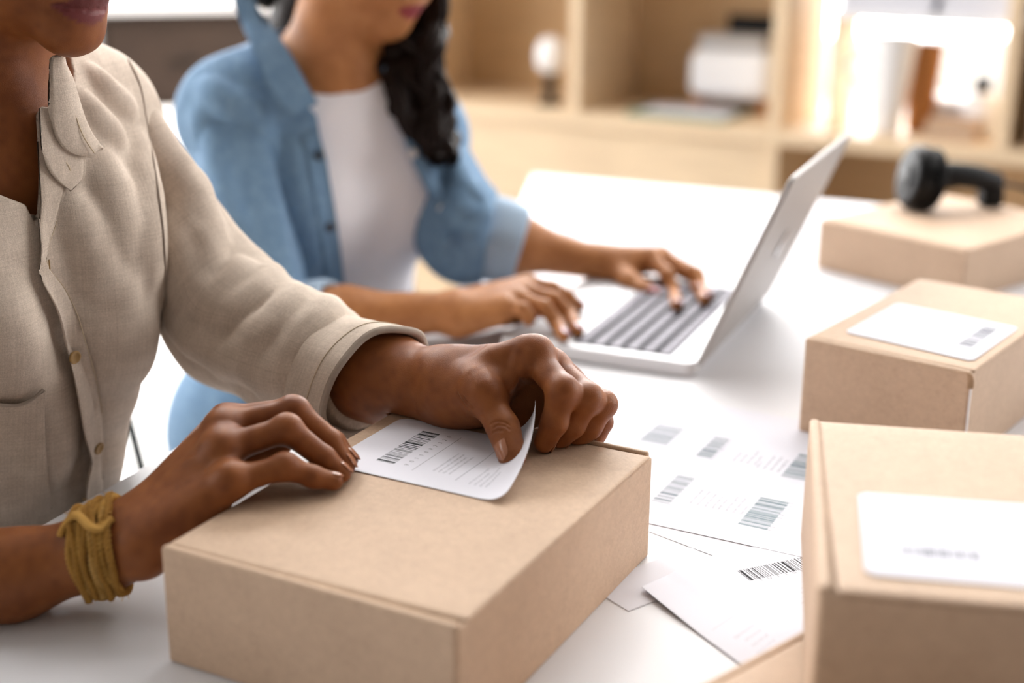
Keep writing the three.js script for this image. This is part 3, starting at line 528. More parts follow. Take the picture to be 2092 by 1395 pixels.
  if (col) g.setAttribute('color', new THREE.BufferAttribute(col, 3)); if (uv) g.setAttribute('uv', new THREE.BufferAttribute(uv, 2));
  g.setIndex(idx); return g;
}
// where a ray of the lens meets a field
function hit(f, px, py, d0 = .6, d1 = 2.4) {
  const r = rayDir(px, py), l = r.length(); let t = d0;
  for (let i = 0; i < 200; i++) { const x = EYE.x + r.x * t, y = EYE.y + r.y * t, z = EYE.z + r.z * t, d = f(x, y, z); if (d < 2e-4) return t; t += d / l * .8; if (t > d1) return null; }
  return t;
}
const normalAt = (f, p, e = .002) => V(f(p.x + e, p.y, p.z) - f(p.x - e, p.y, p.z), f(p.x, p.y + e, p.z) - f(p.x, p.y - e, p.z), f(p.x, p.y, p.z + e) - f(p.x, p.y, p.z - e)).normalize();
// chains of tapering bones through joints
const chain = (pts, k) => { const r = []; for (let i = 0; i + 1 < pts.length; i++) r.push(cap(pts[i].p, pts[i + 1].p, pts[i].r, pts[i + 1].r, k)); return r; };
const J = (px, py, d, r) => ({ p: at(px, py, d), r });        // a joint by where the photograph shows it and how far it is
const JY = (px, py, h, r) => ({ p: onY(px, py, h), r });      // a joint at a height over the table
// value noise in space, seeded
const NS = (() => { const R = rng(77), g = new Float32Array(4096).map(() => R()); const hsh = (i, j, k) => g[((i * 73 + j * 157 + k * 311) % 4096 + 4096) % 4096]; return (x, y, z) => { const i = Math.floor(x), j = Math.floor(y), k = Math.floor(z), u = x - i, v = y - j, w = z - k, a = u * u * (3 - 2 * u), b = v * v * (3 - 2 * v), c = w * w * (3 - 2 * w); return lerp(lerp(lerp(hsh(i, j, k), hsh(i + 1, j, k), a), lerp(hsh(i, j + 1, k), hsh(i + 1, j + 1, k), a), b), lerp(lerp(hsh(i, j, k + 1), hsh(i + 1, j, k + 1), a), lerp(hsh(i, j + 1, k + 1), hsh(i + 1, j + 1, k + 1), a), b), c); }; })();
const lin = (h) => { const c = new THREE.Color(h); return [c.r, c.g, c.b]; };
const mix3 = (a, b, t) => [lerp(a[0], b[0], t), lerp(a[1], b[1], t), lerp(a[2], b[2], t)];
function bounds(prims, pad = .01) { const lo = V(1e9, 1e9, 1e9), hi = V(-1e9, -1e9, -1e9); for (const p of prims) if (!p.sub) { lo.min(V(p.x - p.R, p.y - p.R, p.z - p.R)); hi.max(V(p.x + p.R, p.y + p.R, p.z + p.R)); } return [lo.subScalar(pad), hi.addScalar(pad)]; }
// signed distance (px) to a polygon in the picture's frame, negative inside
function polyDist(poly, x, y) {
  let d = 1e9, inside = false;
  for (let i = 0, j = poly.length - 1; i < poly.length; j = i++) {
    const [ax, ay] = poly[i], [bx, by] = poly[j], ex = bx - ax, ey = by - ay, wx = x - ax, wy = y - ay, t = clamp((wx * ex + wy * ey) / (ex * ex + ey * ey), 0, 1);
    d = Math.min(d, (wx - ex * t) ** 2 + (wy - ey * t) ** 2);
    if ((ay > y) !== (by > y) && x < (bx - ax) * (y - ay) / (by - ay) + ax) inside = !inside;
  }
  return (inside ? -1 : 1) * Math.sqrt(d);
}
// an even walk along a polyline, smoothed
function walk(pts) { const c = new THREE.CatmullRomCurve3(pts.map((p) => (p.isVector3 ? p : V(p[0], p[1], p[2] ?? 0))), false, 'centripetal'); return (t) => c.getPoint(clamp(t, 0, 1)); }
// a sheet of cloth ruled between two edges, each a list of places
function ruled(A, B, nu, nv, th, bulge) {
  const a = walk(A), b = walk(B);
  const f = (u, v) => { const p = a(u).lerp(b(u), clamp(v, 0, 1)); return bulge ? p.add(bulge(u, v)) : p; };
  const g = sheet(f, nv, nu, th); return g;
}
// flesh that rests on something flattens against it: the solids it may touch, as fields
const TOUCH = (() => {
  const to = (o) => { o.updateMatrixWorld(); return o.matrixWorld.clone().invert().elements; };
  const cuboid = (o, x0, x1, y0, y1, z0, z1) => { const m = to(o); return (x, y, z) => { const a = m[0] * x + m[4] * y + m[8] * z + m[12], b = m[1] * x + m[5] * y + m[9] * z + m[13], c = m[2] * x + m[6] * y + m[10] * z + m[14]; return Math.max(x0 - a, a - x1, y0 - b, b - y1, z0 - c, c - z1); }; };
  const table = (x, y, z) => { const v = Math.max(y - TABLE - .0006, TABLE - .024 - y); return v > .05 ? v : Math.max(v, polyDist(tableTop, x, z)); };
  return { table, box: cuboid(boxMain, -.0006, MAIN.L, 0, MAIN.H + .0026, 0, MAIN.W), lap: cuboid(scene.getObjectByName('laptop'), 0, LAP.W, 0, .0158, -LAP.D, 0) };
})();
const resting = (f, ...solids) => (x, y, z) => { let d = f(x, y, z); if (d < .02) for (const s of solids) d = -smin(-d, s(x, y, z), .0012); return d; };
// ───────────────────────── skin, cloth, hair materials ─────────────────────────
{
  // skin relief: fine crossing lines and pores
  const a = tileNoise(512, 128, 31), b = tileNoise(512, 60, 32), c = tileNoise(512, 256, 33);
  const relief = tex(512, 512, (x, y) => { const i = y * 512 + x, l = Math.abs(a[i] - .5) * 2, m = Math.abs(b[i] - .5) * 2, v = .75 - .4 * Math.pow(1 - l, 3) - .3 * Math.pow(1 - m, 4) + (c[i] - .5) * .25; return [v, v, v]; }, false); relief.repeat.set(22, 22);
  M.skinA = phys({ vertexColors: true, roughness: .44, specularIntensity: .5, bumpMap: relief, bumpScale: .00014 });
  M.skinB = phys({ vertexColors: true, roughness: .5, specularIntensity: .6, bumpMap: relief, bumpScale: .0001 });
  // plain weave linen with slubs, and denim twill
  const s1 = tileNoise(1024, 16, 41), s2 = tileNoise(1024, 200, 42), s3 = tileNoise(1024, 60, 43), R = rng(9), warp = new Float32Array(256).map(() => R()), weft = new Float32Array(256).map(() => R());
  const weave = (x, y) => { const i = x >> 2, j = y >> 2, fx = (x & 3) / 3 - .5, fy = (y & 3) / 3 - .5, over = (i + j) & 1, t = over ? warp[i % 256] : weft[j % 256]; return { over, t, h: over ? 1 - 1.6 * fx * fx * 2 : 1 - 1.6 * fy * fy * 2, slub: over ? warp[i % 256] : weft[j % 256] }; };
  const linenT = tex(1024, 1024, (x, y) => { const w = weave(x, y), k = y * 1024 + x, m = (w.t - .5) * .07 * (.4 + 1.2 * s3[k]) + (w.over ? .012 : -.012) + (s2[k] - .5) * .07 + (s1[k] - .5) * .05 + (w.h - .7) * .05; return [.80 + m, .74 + m, .68 + m]; });
  const linenB = tex(1024, 1024, (x, y) => { const w = weave(x, y), v = w.h * .5 + w.t * .3 + s2[y * 1024 + x] * .2; return [v, v, v]; }, false);
  linenT.repeat.set(6.5, 6.5); linenB.repeat.set(6.5, 6.5);
  M.linen = phys({ map: linenT, bumpMap: linenB, bumpScale: .00028, roughness: .92, sheen: .25, sheenRoughness: .6, sheenColor: hex('#fff1e4'), side: THREE.DoubleSide });
  M.thread = std({ color: hex('#c9b79c'), roughness: .85 });
  const den = tex(512, 512, (x, y) => { const tw = ((x + y) >> 2) & 1, k = (y * 2) % 512 * 1024 + (x * 2) % 1024, m = (tw ? .03 : -.03) + (s2[k] - .5) * .10 + (s1[k] - .5) * .06; return [.43 + m, .555 + m, .675 + m * .8]; });
  den.repeat.set(8, 8);
  M.denim = phys({ map: den, roughness: .9, sheen: .5, sheenRoughness: .45, sheenColor: hex('#dce8ff'), side: THREE.DoubleSide });
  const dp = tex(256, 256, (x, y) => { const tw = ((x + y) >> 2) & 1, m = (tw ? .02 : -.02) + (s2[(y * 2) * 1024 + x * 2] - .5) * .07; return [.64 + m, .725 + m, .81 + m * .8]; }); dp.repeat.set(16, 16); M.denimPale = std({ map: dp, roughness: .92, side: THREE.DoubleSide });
  M.tee = std({ color: hex('#f6f4f9'), roughness: .9, side: THREE.DoubleSide });
  M.hair = phys({ color: hex('#1b0f0a'), roughness: .48, specularIntensity: .35 });
  M.trouser = std({ color: hex('#4c5666'), roughness: .9 });
  M.jeans = phys({ map: rep(den, 8), color: hex('#a9b8c8'), roughness: .9 });
  M.button = std({ color: hex('#a58452'), roughness: .5 });
  M.buttonDark = std({ color: hex('#3a4654'), roughness: .4 });
  M.nailA = phys({ color: hex('#a36d50'), roughness: .2 });
  M.nailB = phys({ color: hex('#84192c'), roughness: .25 });
  { const tw = tileNoise(256, 64, 51), tb = tileNoise(256, 16, 52), rope = (r, g, b) => tex(256, 256, (x, y) => { const m = (tw[((y * 5) % 256) * 256 + (x >> 1)] - .5) * .22 + (tb[y * 256 + x] - .5) * .18; return [r + m, g + m * .9, b + m * .6]; }), hb = tex(256, 256, (x, y) => { const v = tw[((y * 5) % 256) * 256 + (x >> 1)]; return [v, v, v]; }, false); hb.repeat.set(30, 2);
    M.twines = [[.86, .66, .33], [.76, .56, .25], [.93, .75, .44]].map((c) => { const t = rope(...c); t.repeat.set(30, 2); return std({ map: t, bumpMap: hb, bumpScale: .0002, roughness: .95 }); }); M.twine = M.twines[0]; }
  M.eyeWhite = std({ color: hex('#efe9e4'), roughness: .2 }); M.iris = std({ color: hex('#2a1910'), roughness: .15 });
}
// a fingernail: a small curved plate that sits on the back of a finger's end
function nailGeo(c, along, out, w, l, curve = 1.15) {
  const a = along.clone().normalize(), n = out.clone().addScaledVector(a, -out.dot(a)).normalize(), s = a.clone().cross(n), r = w / (2 * Math.sin(curve / 2 * 1.0));
  const wv = (v) => (v < .22 ? .80 + .2 * Math.sqrt(v / .22) : v > .68 ? Math.sqrt(Math.max(0, 1 - .86 * ((v - .68) / .32) ** 2)) : 1);
  const f = (u, v) => { const e = (u - .5) * 2, q = (u - .5) * curve * wv(clamp(v, 0, 1)), t = (v - .5) * l; return c.clone().addScaledVector(s, Math.sin(q) * r).addScaledVector(n, (Math.cos(q) - 1) * r - .0010 * Math.pow(Math.abs(v - .45) * 2, 2.4)).addScaledVector(a, t + .0014 * (1 - e * e) * (v > .5 ? (v - .5) * 2 : (v - .5) * 1.2)); };
  f.up = () => n; return sheet(f, 12, 12, .0007);
}
// put a nail on a field: the finger's last two joints and the way its back looks
function nailOn(f, dip, tip, rTip, back, w, l, k = .55) {
  const a = tip.clone().sub(dip).normalize(), n = back.clone().addScaledVector(a, -back.dot(a)).normalize();
  const p = tip.clone().addScaledVector(a, -l * k + rTip * .75); let t = rTip * 2; for (let i = 0; i < 40; i++) { const q = p.clone().addScaledVector(n, t), d = f(q.x, q.y, q.z); if (d < 1e-5) break; t -= d * .8; }
  return nailGeo(p.clone().addScaledVector(n, t + .0001), a, n, w, l);
}
// ───────────────────────── the woman in linen: her hands ─────────────────────────
const A = {};
{
  // left hand: pinching the label's corner
  const W = J(886, 764, 1.047, .0225), elbow = J(500, 700, 1.20, .041), fore = J(770, 766, 1.098, .0315);
  const iM = J(1090, 727, 1.012, .0125), iP = J(1149, 798, .983, .0108), iD = J(1133, 862, .986, .0094), iT = J(1113, 903, .993, .0078);
  const mM = J(1128, 747, 1.024, .0122), mP = J(1199, 813, .994, .0108), mD = J(1168, 868, 1.0, .0094), mT = J(1143, 896, 1.006, .0080);
  const rM = J(1158, 778, 1.034, .0115), rP = J(1232, 826, 1.006, .0101), rD = J(1204, 872, 1.010, .0088), rT = J(1180, 897, 1.014, .0076);
  const pM = J(1176, 815, 1.042, .0105), pP = J(1228, 862, 1.022, .0088), pD = J(1216, 886, 1.024, .0078), pT = J(1203, 899, 1.027, .0068);
  const tC = J(925, 792, 1.030, .0165), tM = J(990, 808, .999, .0138), tI = J(1028, 874, .984, .0108), tT = J(1046, 930, .9720, .0089);
  const B = (px, py, d) => at(px, py, d);
  const palm = [
    cap(elbow.p, fore.p, elbow.r, fore.r, .03), cap(fore.p, B(918, 771, 1.040), fore.r, .0190, .03),
    cap(B(905, 750, 1.040), iM.p, .0128, .0118, .016), cap(B(905, 764, 1.048), mM.p, .0138, .0118, .016), cap(B(905, 782, 1.055), rM.p, .0145, .0112, .016), cap(B(905, 800, 1.060), pM.p, .0140, .0105, .016),
    cap(B(860, 806, 1.060), B(925, 822, 1.045), .015, .0145, .022), cap(B(925, 822, 1.045), B(985, 838, 1.030), .0145, .011, .02),
    cap(B(930, 825, 1.062), B(1060, 838, 1.055), .0155, .0145, .02), cap(B(1060, 838, 1.055), B(1150, 848, 1.045), .0145, .0125, .018), cap(B(1000, 790, 1.05), B(1120, 800, 1.04), .015, .013, .018),
    cap(tC.p, tM.p, tC.r, tM.r + .0005, .020), cap(B(930, 795, 1.035), B(1000, 795, 1.012), .0165, .0125, .018),
    cap(B(985, 790, 1.006), B(1062, 738, 1.016), .0070, .0085, .016),
  ];
  const fing = [
    group([cap(iM.p, iP.p, .0112, iP.r * .97, .006), cap(iP.p, iD.p, iP.r * .98, iD.r, .003), cap(iD.p, iT.p, iD.r, iT.r, .004)], .008),
    group([cap(mM.p, mP.p, .0108, mP.r * .97, .006), cap(mP.p, mD.p, mP.r * .98, mD.r, .003), cap(mD.p, mT.p, mD.r, mT.r, .004)], .008),
    group([cap(rM.p, rP.p, .0102, rP.r * .97, .006), cap(rP.p, rD.p, rP.r * .98, rD.r, .003), cap(rD.p, rT.p, rD.r, rT.r, .004)], .008),
    group([cap(pM.p, pP.p, .0092, pP.r * .97, .006), cap(pP.p, pD.p, pP.r * .98, pD.r, .003), cap(pD.p, pT.p, pD.r, pT.r, .004)], .008),
    group([cap(tM.p, tI.p, tM.r * .93, tI.r, .008), cap(tI.p, tT.p, tI.r, tT.r, .006), cap(tI.p.clone().lerp(tT.p, .45), tT.p, .0092, .0088, .006)], .009),
  ];
  const palmG = group(palm, .01), prims = [palmG, group(fing, .007, .0012)];
  // small forms laid where the photograph shows them: knuckle caps, tendons, creases
  const base = field(prims), feat = [];
  const ridge = (pts, r, k, sink = .4, sub = false) => { const q = pts.map(([x, y]) => { const d = hit(base, x, y); return d ? at(x, y, d).addScaledVector(normalAt(base, at(x, y, d)), -r * sink) : null; }).filter(Boolean); for (let i = 0; i + 1 < q.length; i++) feat.push(cap(q[i], q[i + 1], r, r, k, sub)); if (q.length === 1) feat.push(cap(q[0], q[0].clone().add(V(1e-5, 0, 0)), r, r, k, sub)); };
  ridge([[1100, 700]], .0095, .012, .75); ridge([[1152, 803]], .009, .010, .82); ridge([[1200, 815]], .0085, .01, .82); ridge([[1234, 826]], .0075, .008, .85);
  ridge([[955, 748], [1000, 725], [1060, 703]], .0042, .012, .72); ridge([[965, 765], [985, 790]], .006, .014, .75);
  ridge([[1064, 718], [1058, 742], [1046, 785]], .0036, .006, .45); ridge([[1080, 724], [1075, 744], [1070, 762]], .0030, .005, .5);
  const groove = (pts, r = .0006, k = .0012) => ridge(pts, r, k, .0, true);
  groove([[1003, 866], [1014, 860], [1030, 862], [1040, 868]]); groove([[1008, 874], [1018, 868], [1032, 870], [1041, 877]], .0005); groove([[1006, 884], [1014, 880], [1024, 880]], .0005);
  
  groove([[948, 812], [955, 822], [965, 832]], .0006, .002); groove([[935, 805], [945, 822], [958, 838]], .0005, .002);
  prims.push(...feat);
  A.left = resting(field(prims), TOUCH.box, TOUCH.table); A.leftPrims = [palmG, ...fing]; A.leftFore = [elbow, fore];
  A.nails = [];
  const toCam = EYE.clone().sub(tT.p).normalize();
  A.nails.push(nailOn(A.left, tI.p, tT.p, tT.r, toCam.clone().multiplyScalar(.50).addScaledVector(AX, -.75).addScaledVector(AY, .30), .0118, .0160, .68));
  const hl = (p, q, r, back, w, l) => A.nails.push(nailOn(A.left, p.p, q.p, r, back, w, l));
  hl(iD, iT, iT.r, AX.clone().addScaledVector(AY, .1), .0105, .0115); hl(mD, mT, mT.r, AX.clone(), .0105, .0115); hl(rD, rT, rT.r, AX.clone(), .0098, .0108); hl(pD, pT, pT.r, AX.clone(), .0082, .009);

  // right hand: holding the label's other end down
  const y0 = MAIN.H + .0035;
  const Wr = J(268, 1103, .925, .024), fr = J(20, 1176, .926, .0272), er = J(-260, 1190, .935, .036);
  const fIM = J(462, 860, .968, .0120), fIP = J(598, 838, .962, .0092), fID = J(682, 905, .962, .0080), fIT = JY(712, 938, y0 + .0068, .0068);
  const fMM = J(462, 872, .948, .0122), fMP = J(601, 840, .950, .0094), fMD = J(676, 903, .952, .0082), fMT = JY(706, 950, y0 + .0070, .0070);
  const fRM = J(452, 920, .926, .0120), fRP = J(586, 876, .932, .0092), fRD = J(662, 936, .936, .0080), fRT = JY(697, 966, y0 + .0068, .0068);
  const fPM = J(470, 985, .908, .0112), fPP = J(582, 953, .914, .0082), fPD = J(640, 974, .920, .0072), fPT = JY(682, 983, y0 + .0060, .0062);
  const hC = J(318, 1062, .930, .0150), hM = J(420, 985, .950, .0118), hI = J(500, 930, .955, .0096), hT = J(575, 905, .955, .0080);
  const palmR = group([
    cap(er.p, fr.p, er.r, fr.r, .02), cap(fr.p, B(225, 1118, .924), fr.r, .0235, .02), cap(B(225, 1118, .924), B(290, 1090, .924), .0235, .0215, .02),
    cap(B(276, 1076, .936), fIM.p, .0150, .0118, .016), cap(B(282, 1086, .926), fMM.p, .0155, .0122, .016), cap(B(285, 1104, .914), fRM.p, .0150, .0120, .016), cap(B(284, 1124, .905), fPM.p, .0145, .0112, .016),
    cap(B(300, 1128, .904), B(420, 1030, .908), .0125, .0105, .016),
    cap(hC.p, hM.p, .0150, .0120, .016),
  ], .01);
  const fg = (m, p, d, t) => group([cap(m.p, p.p, m.r * .86, p.r * .96, .006), cap(p.p, d.p, p.r, d.r, .003), cap(d.p, t.p, d.r, t.r, .004), cap(p.p, p.p.clone().add(V(0, 1e-5, 0)), p.r + .0006, p.r + .0006, .006)], .008);
  const fR = [fg(fIM, fIP, fID, fIT), fg(fMM, fMP, fMD, fMT), fg(fRM, fRP, fRD, fRT), fg(fPM, fPP, fPD, fPT), group(chain([hM, hI, hT], .006), .008)];
  const pr2 = [palmR, group(fR, .007, .0012)], base2 = field(pr2), feat2 = [];
  const bump2 = (x, y, r, k = .012, sink = .72) => { const d = hit(base2, x, y); if (d) { const p = at(x, y, d).addScaledVector(normalAt(base2, at(x, y, d)), -r * sink); feat2.push(cap(p, p.clone().add(V(0, 1e-5, 0)), r, r, k)); } };
  bump2(446, 862, .0105); bump2(450, 905, .010, .012, .78); bump2(468, 968, .0085, .012, .8);
  pr2.push(...feat2);
  A.right = resting(field(pr2), TOUCH.box, TOUCH.table); A.rightPrims = [palmR, ...fR]; A.rightFore = [er, fr];
  const dn = (d, t, w, l, b) => A.nails.push(nailOn(A.right, d.p, t.p, t.r, b, w, l));
  const bk = AY.clone().multiplyScalar(.8).addScaledVector(AX, .55);
  dn(fID, fIT, .0095, .0105, bk); dn(fMD, fMT, .0098, .0108, bk); dn(fRD, fRT, .0092, .010, bk); dn(fPD, fPT, .0078, .0085, bk.clone().addScaledVector(AY, .3));
  A.fingertips = [tT, iT];
}
// ───────────────────────── the woman in linen: body and shirt ─────────────────────────
{
  const t = thing('person', 'woman in a beige linen shirt pressing a label onto the foreground box', 'person'); A.thing = t;
  const dark = lin('#69351a'), mid = lin('#9d6034'), lipC = lin('#5c2a28');
  const yaw = rad(37), F = V(Math.cos(yaw), 0, Math.sin(yaw)), L = V(Math.sin(yaw), 0, -Math.cos(yaw)), U = V(0, 1, 0);
  const front = at(108, 600, 1.06), ax = front.clone().addScaledVector(F, -.105);          // chest axis, half way up
  const P = (l, u, f) => ax.clone().addScaledVector(L, l).addScaledVector(U, u).addScaledVector(F, f);
  const lean = V(0, 1, 0).addScaledVector(F, .16).normalize(), LF = F.clone().addScaledVector(lean, -F.dot(lean)).normalize();
  const shL = P(.122, .103, -.012), shR = P(-.145, .110, -.01), neck0 = P(-.003, .135, -.01), neck1 = P(.004, .225, .055);
  const elbowL = at(478, 655, 1.195), elbowR = at(-260, 1190, .935);
  const pelvis = P(0, -.36, -.07);
  // head, looking down and to the right
  const hy = rad(35), hp = rad(20), HF = V(Math.cos(hy) * Math.cos(hp), -Math.sin(hp), Math.sin(hy) * Math.cos(hp)), HL = V(Math.sin(hy), 0, -Math.cos(hy)), HU = HL.clone().cross(HF).negate().normalize();
  if (HU.y < 0) HU.negate();
  const chin = at(166, 82, 1.0);
  const H = (l, u, f) => chin.clone().addScaledVector(HL, l).addScaledVector(HU, u).addScaledVector(HF, f);
  const head = [
    ell(H(0, .135, -.085), .072, .098, .092, HL, HU, HF, .02), ell(H(0, .055, -.054), .056, .060, .056, HL, HU, HF, .025),
    cap(H(-.047, .040, -.075), H(0, .004, -.014), .020, .0152, .022), cap(H(.047, .040, -.075), H(0, .004, -.014), .020, .0152, .022), cap(H(-.010, .003, -.010), H(.010, .003, -.010), .0125, .0125, .012),
    ell(H(-.036, .060, -.038), .022, .026, .022, HL, HU, HF, .02), ell(H(.036, .060, -.038), .022, .026, .022, HL, HU, HF, .02),
    cap(H(0, .025, -.019), H(0, .039, -.018), .0188, .0188, .02),
    cap(H(0, .105, -.006), H(0, .072, .012), .008, .0105, .012), cap(H(-.012, .069, .001), H(.012, .069, .001), .0085, .0085, .008),
    ell(H(-.031, .108, -.010), .014, .010, .012, HL, HU, HF, .01, true), ell(H(.031, .108, -.010), .014, .010, .012, HL, HU, HF, .01, true),
    cap(H(-.05, .122, -.014), H(-.015, .120, -.004), .006, .006, .012), cap(H(.05, .122, -.014), H(.015, .120, -.004), .006, .006, .012),
    cap(H(-.044, .1125, -.0165), H(-.019, .1130, -.0115), .0042, .0042, .005), cap(H(.044, .1125, -.0165), H(.019, .1130, -.0115), .0042, .0042, .005),
    ell(H(-.073, .095, -.08), .008, .030, .018, HL, HU, HF, .006), ell(H(.073, .095, -.08), .008, .030, .018, HL, HU, HF, .006),
  ];
  // lips: two soft bows with a parting line
  const lipArc = (u, f, r, w) => { const r2 = []; for (let i = -3; i < 3; i++) { const q = (k) => H(k / 3 * w, u + (u > .0255 ? .0015 : -.0018) * (1 - (k / 3) ** 2) - .0015 * (k / 3) ** 2, f - .010 * (k / 3) ** 2); r2.push(cap(q(i), q(i + 1), r * (1 - .22 * Math.abs(i) / 3), r * (1 - .22 * Math.abs(i + 1) / 3), .003)); } return r2; };
  head.push(...lipArc(.0196, -.0008, .0058, .0235).map((p) => ((p.k = .0022), p)), ...lipArc(.0312, .0000, .0052, .0245).map((p) => ((p.k = .0022), p)));
  { const hf0 = field(head), q = [[114, 12], [132, 16], [154, 20], [178, 22], [200, 21], [216, 18], [230, 13]].map(([x, y]) => { const d = hit(hf0, x, y, .6, 1.3); return d ? at(x, y, d) : null; }).filter(Boolean); for (let i = 0; i + 1 < q.length; i++) head.push(cap(q[i], q[i + 1], .0011, .0011, .0022, true)); }
  const neckP = [cap(neck0, neck1, .056, .050, .03), cap(P(.05, .12, .0), H(.035, .06, -.09), .016, .014, .03), cap(P(.006, .115, .062), H(.04, .05, -.085), .010, .012, .02), cap(P(-.006, .115, .062), H(-.04, .05, -.085), .010, .012, .02)];
  const torso = (g) => [                                     // g: how much larger than the skin
    ell(P(0, .035, .0), .150 + g, .150 + g, .098 + g, L, lean, LF, .05), ell(P(0, -.14, -.025), .106 + g, .16 + g, .092 + g, L, lean, LF, .06), ell(P(0, -.345, -.07), .150 + g, .12 + g, .125 + g, L, U, F, .06),
    cap(shL, shR, .042 + g, .044 + g, .05), cap(P(.045, .142, -.015), shL.clone().add(V(0, .004, 0)), .038 + g, .042 + g, .05), cap(P(-.045, .150, -.015), shR, .040 + g, .044 + g, .05),
    ell(P(.072, -.002, .068), .058 + g * .6, .062 + g * .6, .046 + g * .6, L, lean, LF, .05), ell(P(-.072, -.002, .068), .058 + g * .6, .062 + g * .6, .046 + g * .6, L, lean, LF, .05),
  ];
  const legs = (g) => [cap(P(.085, -.36, -.05), P(.11, -.33, .36), .075 + g, .058 + g, .03), cap(P(-.085, -.36, -.05), P(-.12, -.33, .36), .075 + g, .058 + g, .03), cap(P(.11, -.33, .36), V(P(.11, 0, .33).x, .09, P(.11, 0, .33).z), .056 + g, .040 + g, .03), cap(P(-.12, -.33, .36), V(P(-.12, 0, .33).x, .09, P(-.12, 0, .33).z), .056 + g, .040 + g, .03)];
  const arms = [cap(shL, elbowL, .042, .038, .02), cap(elbowL, at(600, 715, 1.16), .039, .039, .02), cap(shR, elbowR, .042, .038, .02)];
  const skinPrims = [...torso(-.004), ...neckP, ...head, ...arms, ...legs(0)];
  const skin = field(skinPrims); A.skin = skin;
  const lipLine = [-2, -1, 0, 1, 2].map((k) => H(k * .011, .0300, .004 - .0095 * (k / 2) ** 2));
  const col = (x, y, z) => {
    const n = NS(x * 60, y * 60, z * 60) * .55 + NS(x * 190, y * 190, z * 190) * .45; let c = mix3(dark, mid, clamp(.1 + n * .85, 0, 1));
    const q = V(x, y, z).sub(chin), l = q.dot(HL), u = q.dot(HU), f = q.dot(HF);
    if (f > -.03 && Math.abs(l) < .03) { const h = (l / .0262) ** 2, up = .0252 + .0105 * (1 - h) * (1 - .18 * Math.exp(-((l / .004) ** 2))), dn = .0252 - .0098 * (1 - h); const m = h < 1 ? smooth(-.0012, .0008, Math.min(up - u, u - dn)) : 0; c = mix3(c, mix3(lipC, lin('#7a3a3a'), u < .0252 ? .7 : .2), m); }
    if (f > -.04 && Math.abs(l) > .012 && Math.abs(l) < .05) c = mix3(c, lin('#1c100a'), .85 * smooth(.0045, .002, Math.abs(u - (.1225 + .002 * Math.sin((Math.abs(l) - .012) * 60)))));
    return c;
  };
  A.skinColor = col;
  const mk = (f, prims, h, lo2, hi2) => { const [lo, hi] = bounds(prims, .006); return nets(f, lo2 ?? lo, hi2 ?? hi, h, { color: col }); };
  const [lo, hi] = bounds(skinPrims, .01), cut = P(0, -.01, 0).y, hLo = V(lo.x, cut - .004, lo.z), headHi = bounds(head, .01)[1];
  // fine grid for neck and face, coarse below; each closed, their seam lies under the shirt
  const upper = nets((x, y, z) => Math.max(field([...neckP, ...head, ...torso(-.004)])(x, y, z), cut - y), V(P(-.2, 0, -.2).x - .1, cut - .004, P(0, 0, -.3).z - .12), V(headHi.x, headHi.y, headHi.z), .0025, { color: col });
  const geos = [upper, nets((x, y, z) => Math.max(skin(x, y, z), y - cut - .006), lo, V(hi.x, cut + .02, hi.z), .009, { color: col }), mk(A.left, A.leftPrims, .0013), mk(A.right, A.rightPrims, .0014)];
  part('body', uvBox(mergeGeometries(geos)), M.skinA, t);
  A.nails.forEach((g) => part('fingernail', g, M.nailA, t));
  for (const s of [-1, 1]) { const e = part('eye', new THREE.SphereGeometry(.0115, 24, 16).translate(...H(s * .031, .107, -.0185).toArray()), M.eyeWhite, t); part('iris', new THREE.SphereGeometry(.006, 16, 12).translate(...H(s * .031, .1035, -.0122).toArray()), M.iris, e); }
  // hair: drawn back into a low bun
  const hairP = [ell(H(0, .150, -.098), .079, .098, .094, HL, HU, HF, .02), ell(H(0, .075, -.19), .042, .04, .042, HL, HU, HF, .03), ell(H(0, .085, .02), .070, .095, .075, HL, HU, HF, .012, true), ell(H(0, .03, -.08), .09, .06, .08, HL, HU, HF, .02, true)];
  const hf = field(hairP); part('hair', nets((x, y, z) => { const q = V(x, y, z).sub(chin); return hf(x, y, z) + .0009 * Math.sin(Math.atan2(q.dot(HL), q.dot(HU) - .12) * 70 + 3 * NS(x * 40, y * 40, z * 40)); }, ...bounds(hairP), .004), M.hair, t);

  // ── shirt ──
  const SG = .012;
  const sleeveL = [cap(shL.clone().addScaledVector(U, .004), elbowL, .053, .052, .03), cap(elbowL, at(620, 735, 1.15), .052, .051, .03), cap(at(620, 735, 1.15), at(715, 770, 1.118), .053, .043, .02)];
  const sleeveR = [cap(shR, elbowR, .053, .060, .03), cap(elbowR, elbowR.clone().lerp(at(20, 1176, .926), .25), .058, .050, .02)];
  const shirtBase = [...torso(SG), ell(P(.035, -.345, -.0), .165, .09, .12, L, U, F, .05)];
  const chestF = field(shirtBase), sleeveF = field(sleeveL);
  A.P = P; A.F = F; A.L = L; A.U = U; A.chest = chestF;
  // folds, each traced where the photograph shows it, standing proud of the cloth (r > 0) or pressed in
  const foldsOn = (f, list) => { const out = []; for (const [pts, r, k, sink, sub] of list) { const w = walk(pts.map(([x, y]) => V(x, y, 0))), n = pts.length * 3, q = []; for (let i = 0; i <= n; i++) { const s = w(i / n), d = hit(f, s.x, s.y); if (d) { const p = at(s.x, s.y, d); q.push(p.addScaledVector(normalAt(f, p), -r * sink)); } } for (let i = 0; i + 1 < q.length; i++) { const e = Math.sin(Math.PI * (i + .5) / q.length); out.push(cap(q[i], q[i + 1], r * (.55 + .45 * e), r * (.55 + .45 * e), k, sub)); } } return out; };
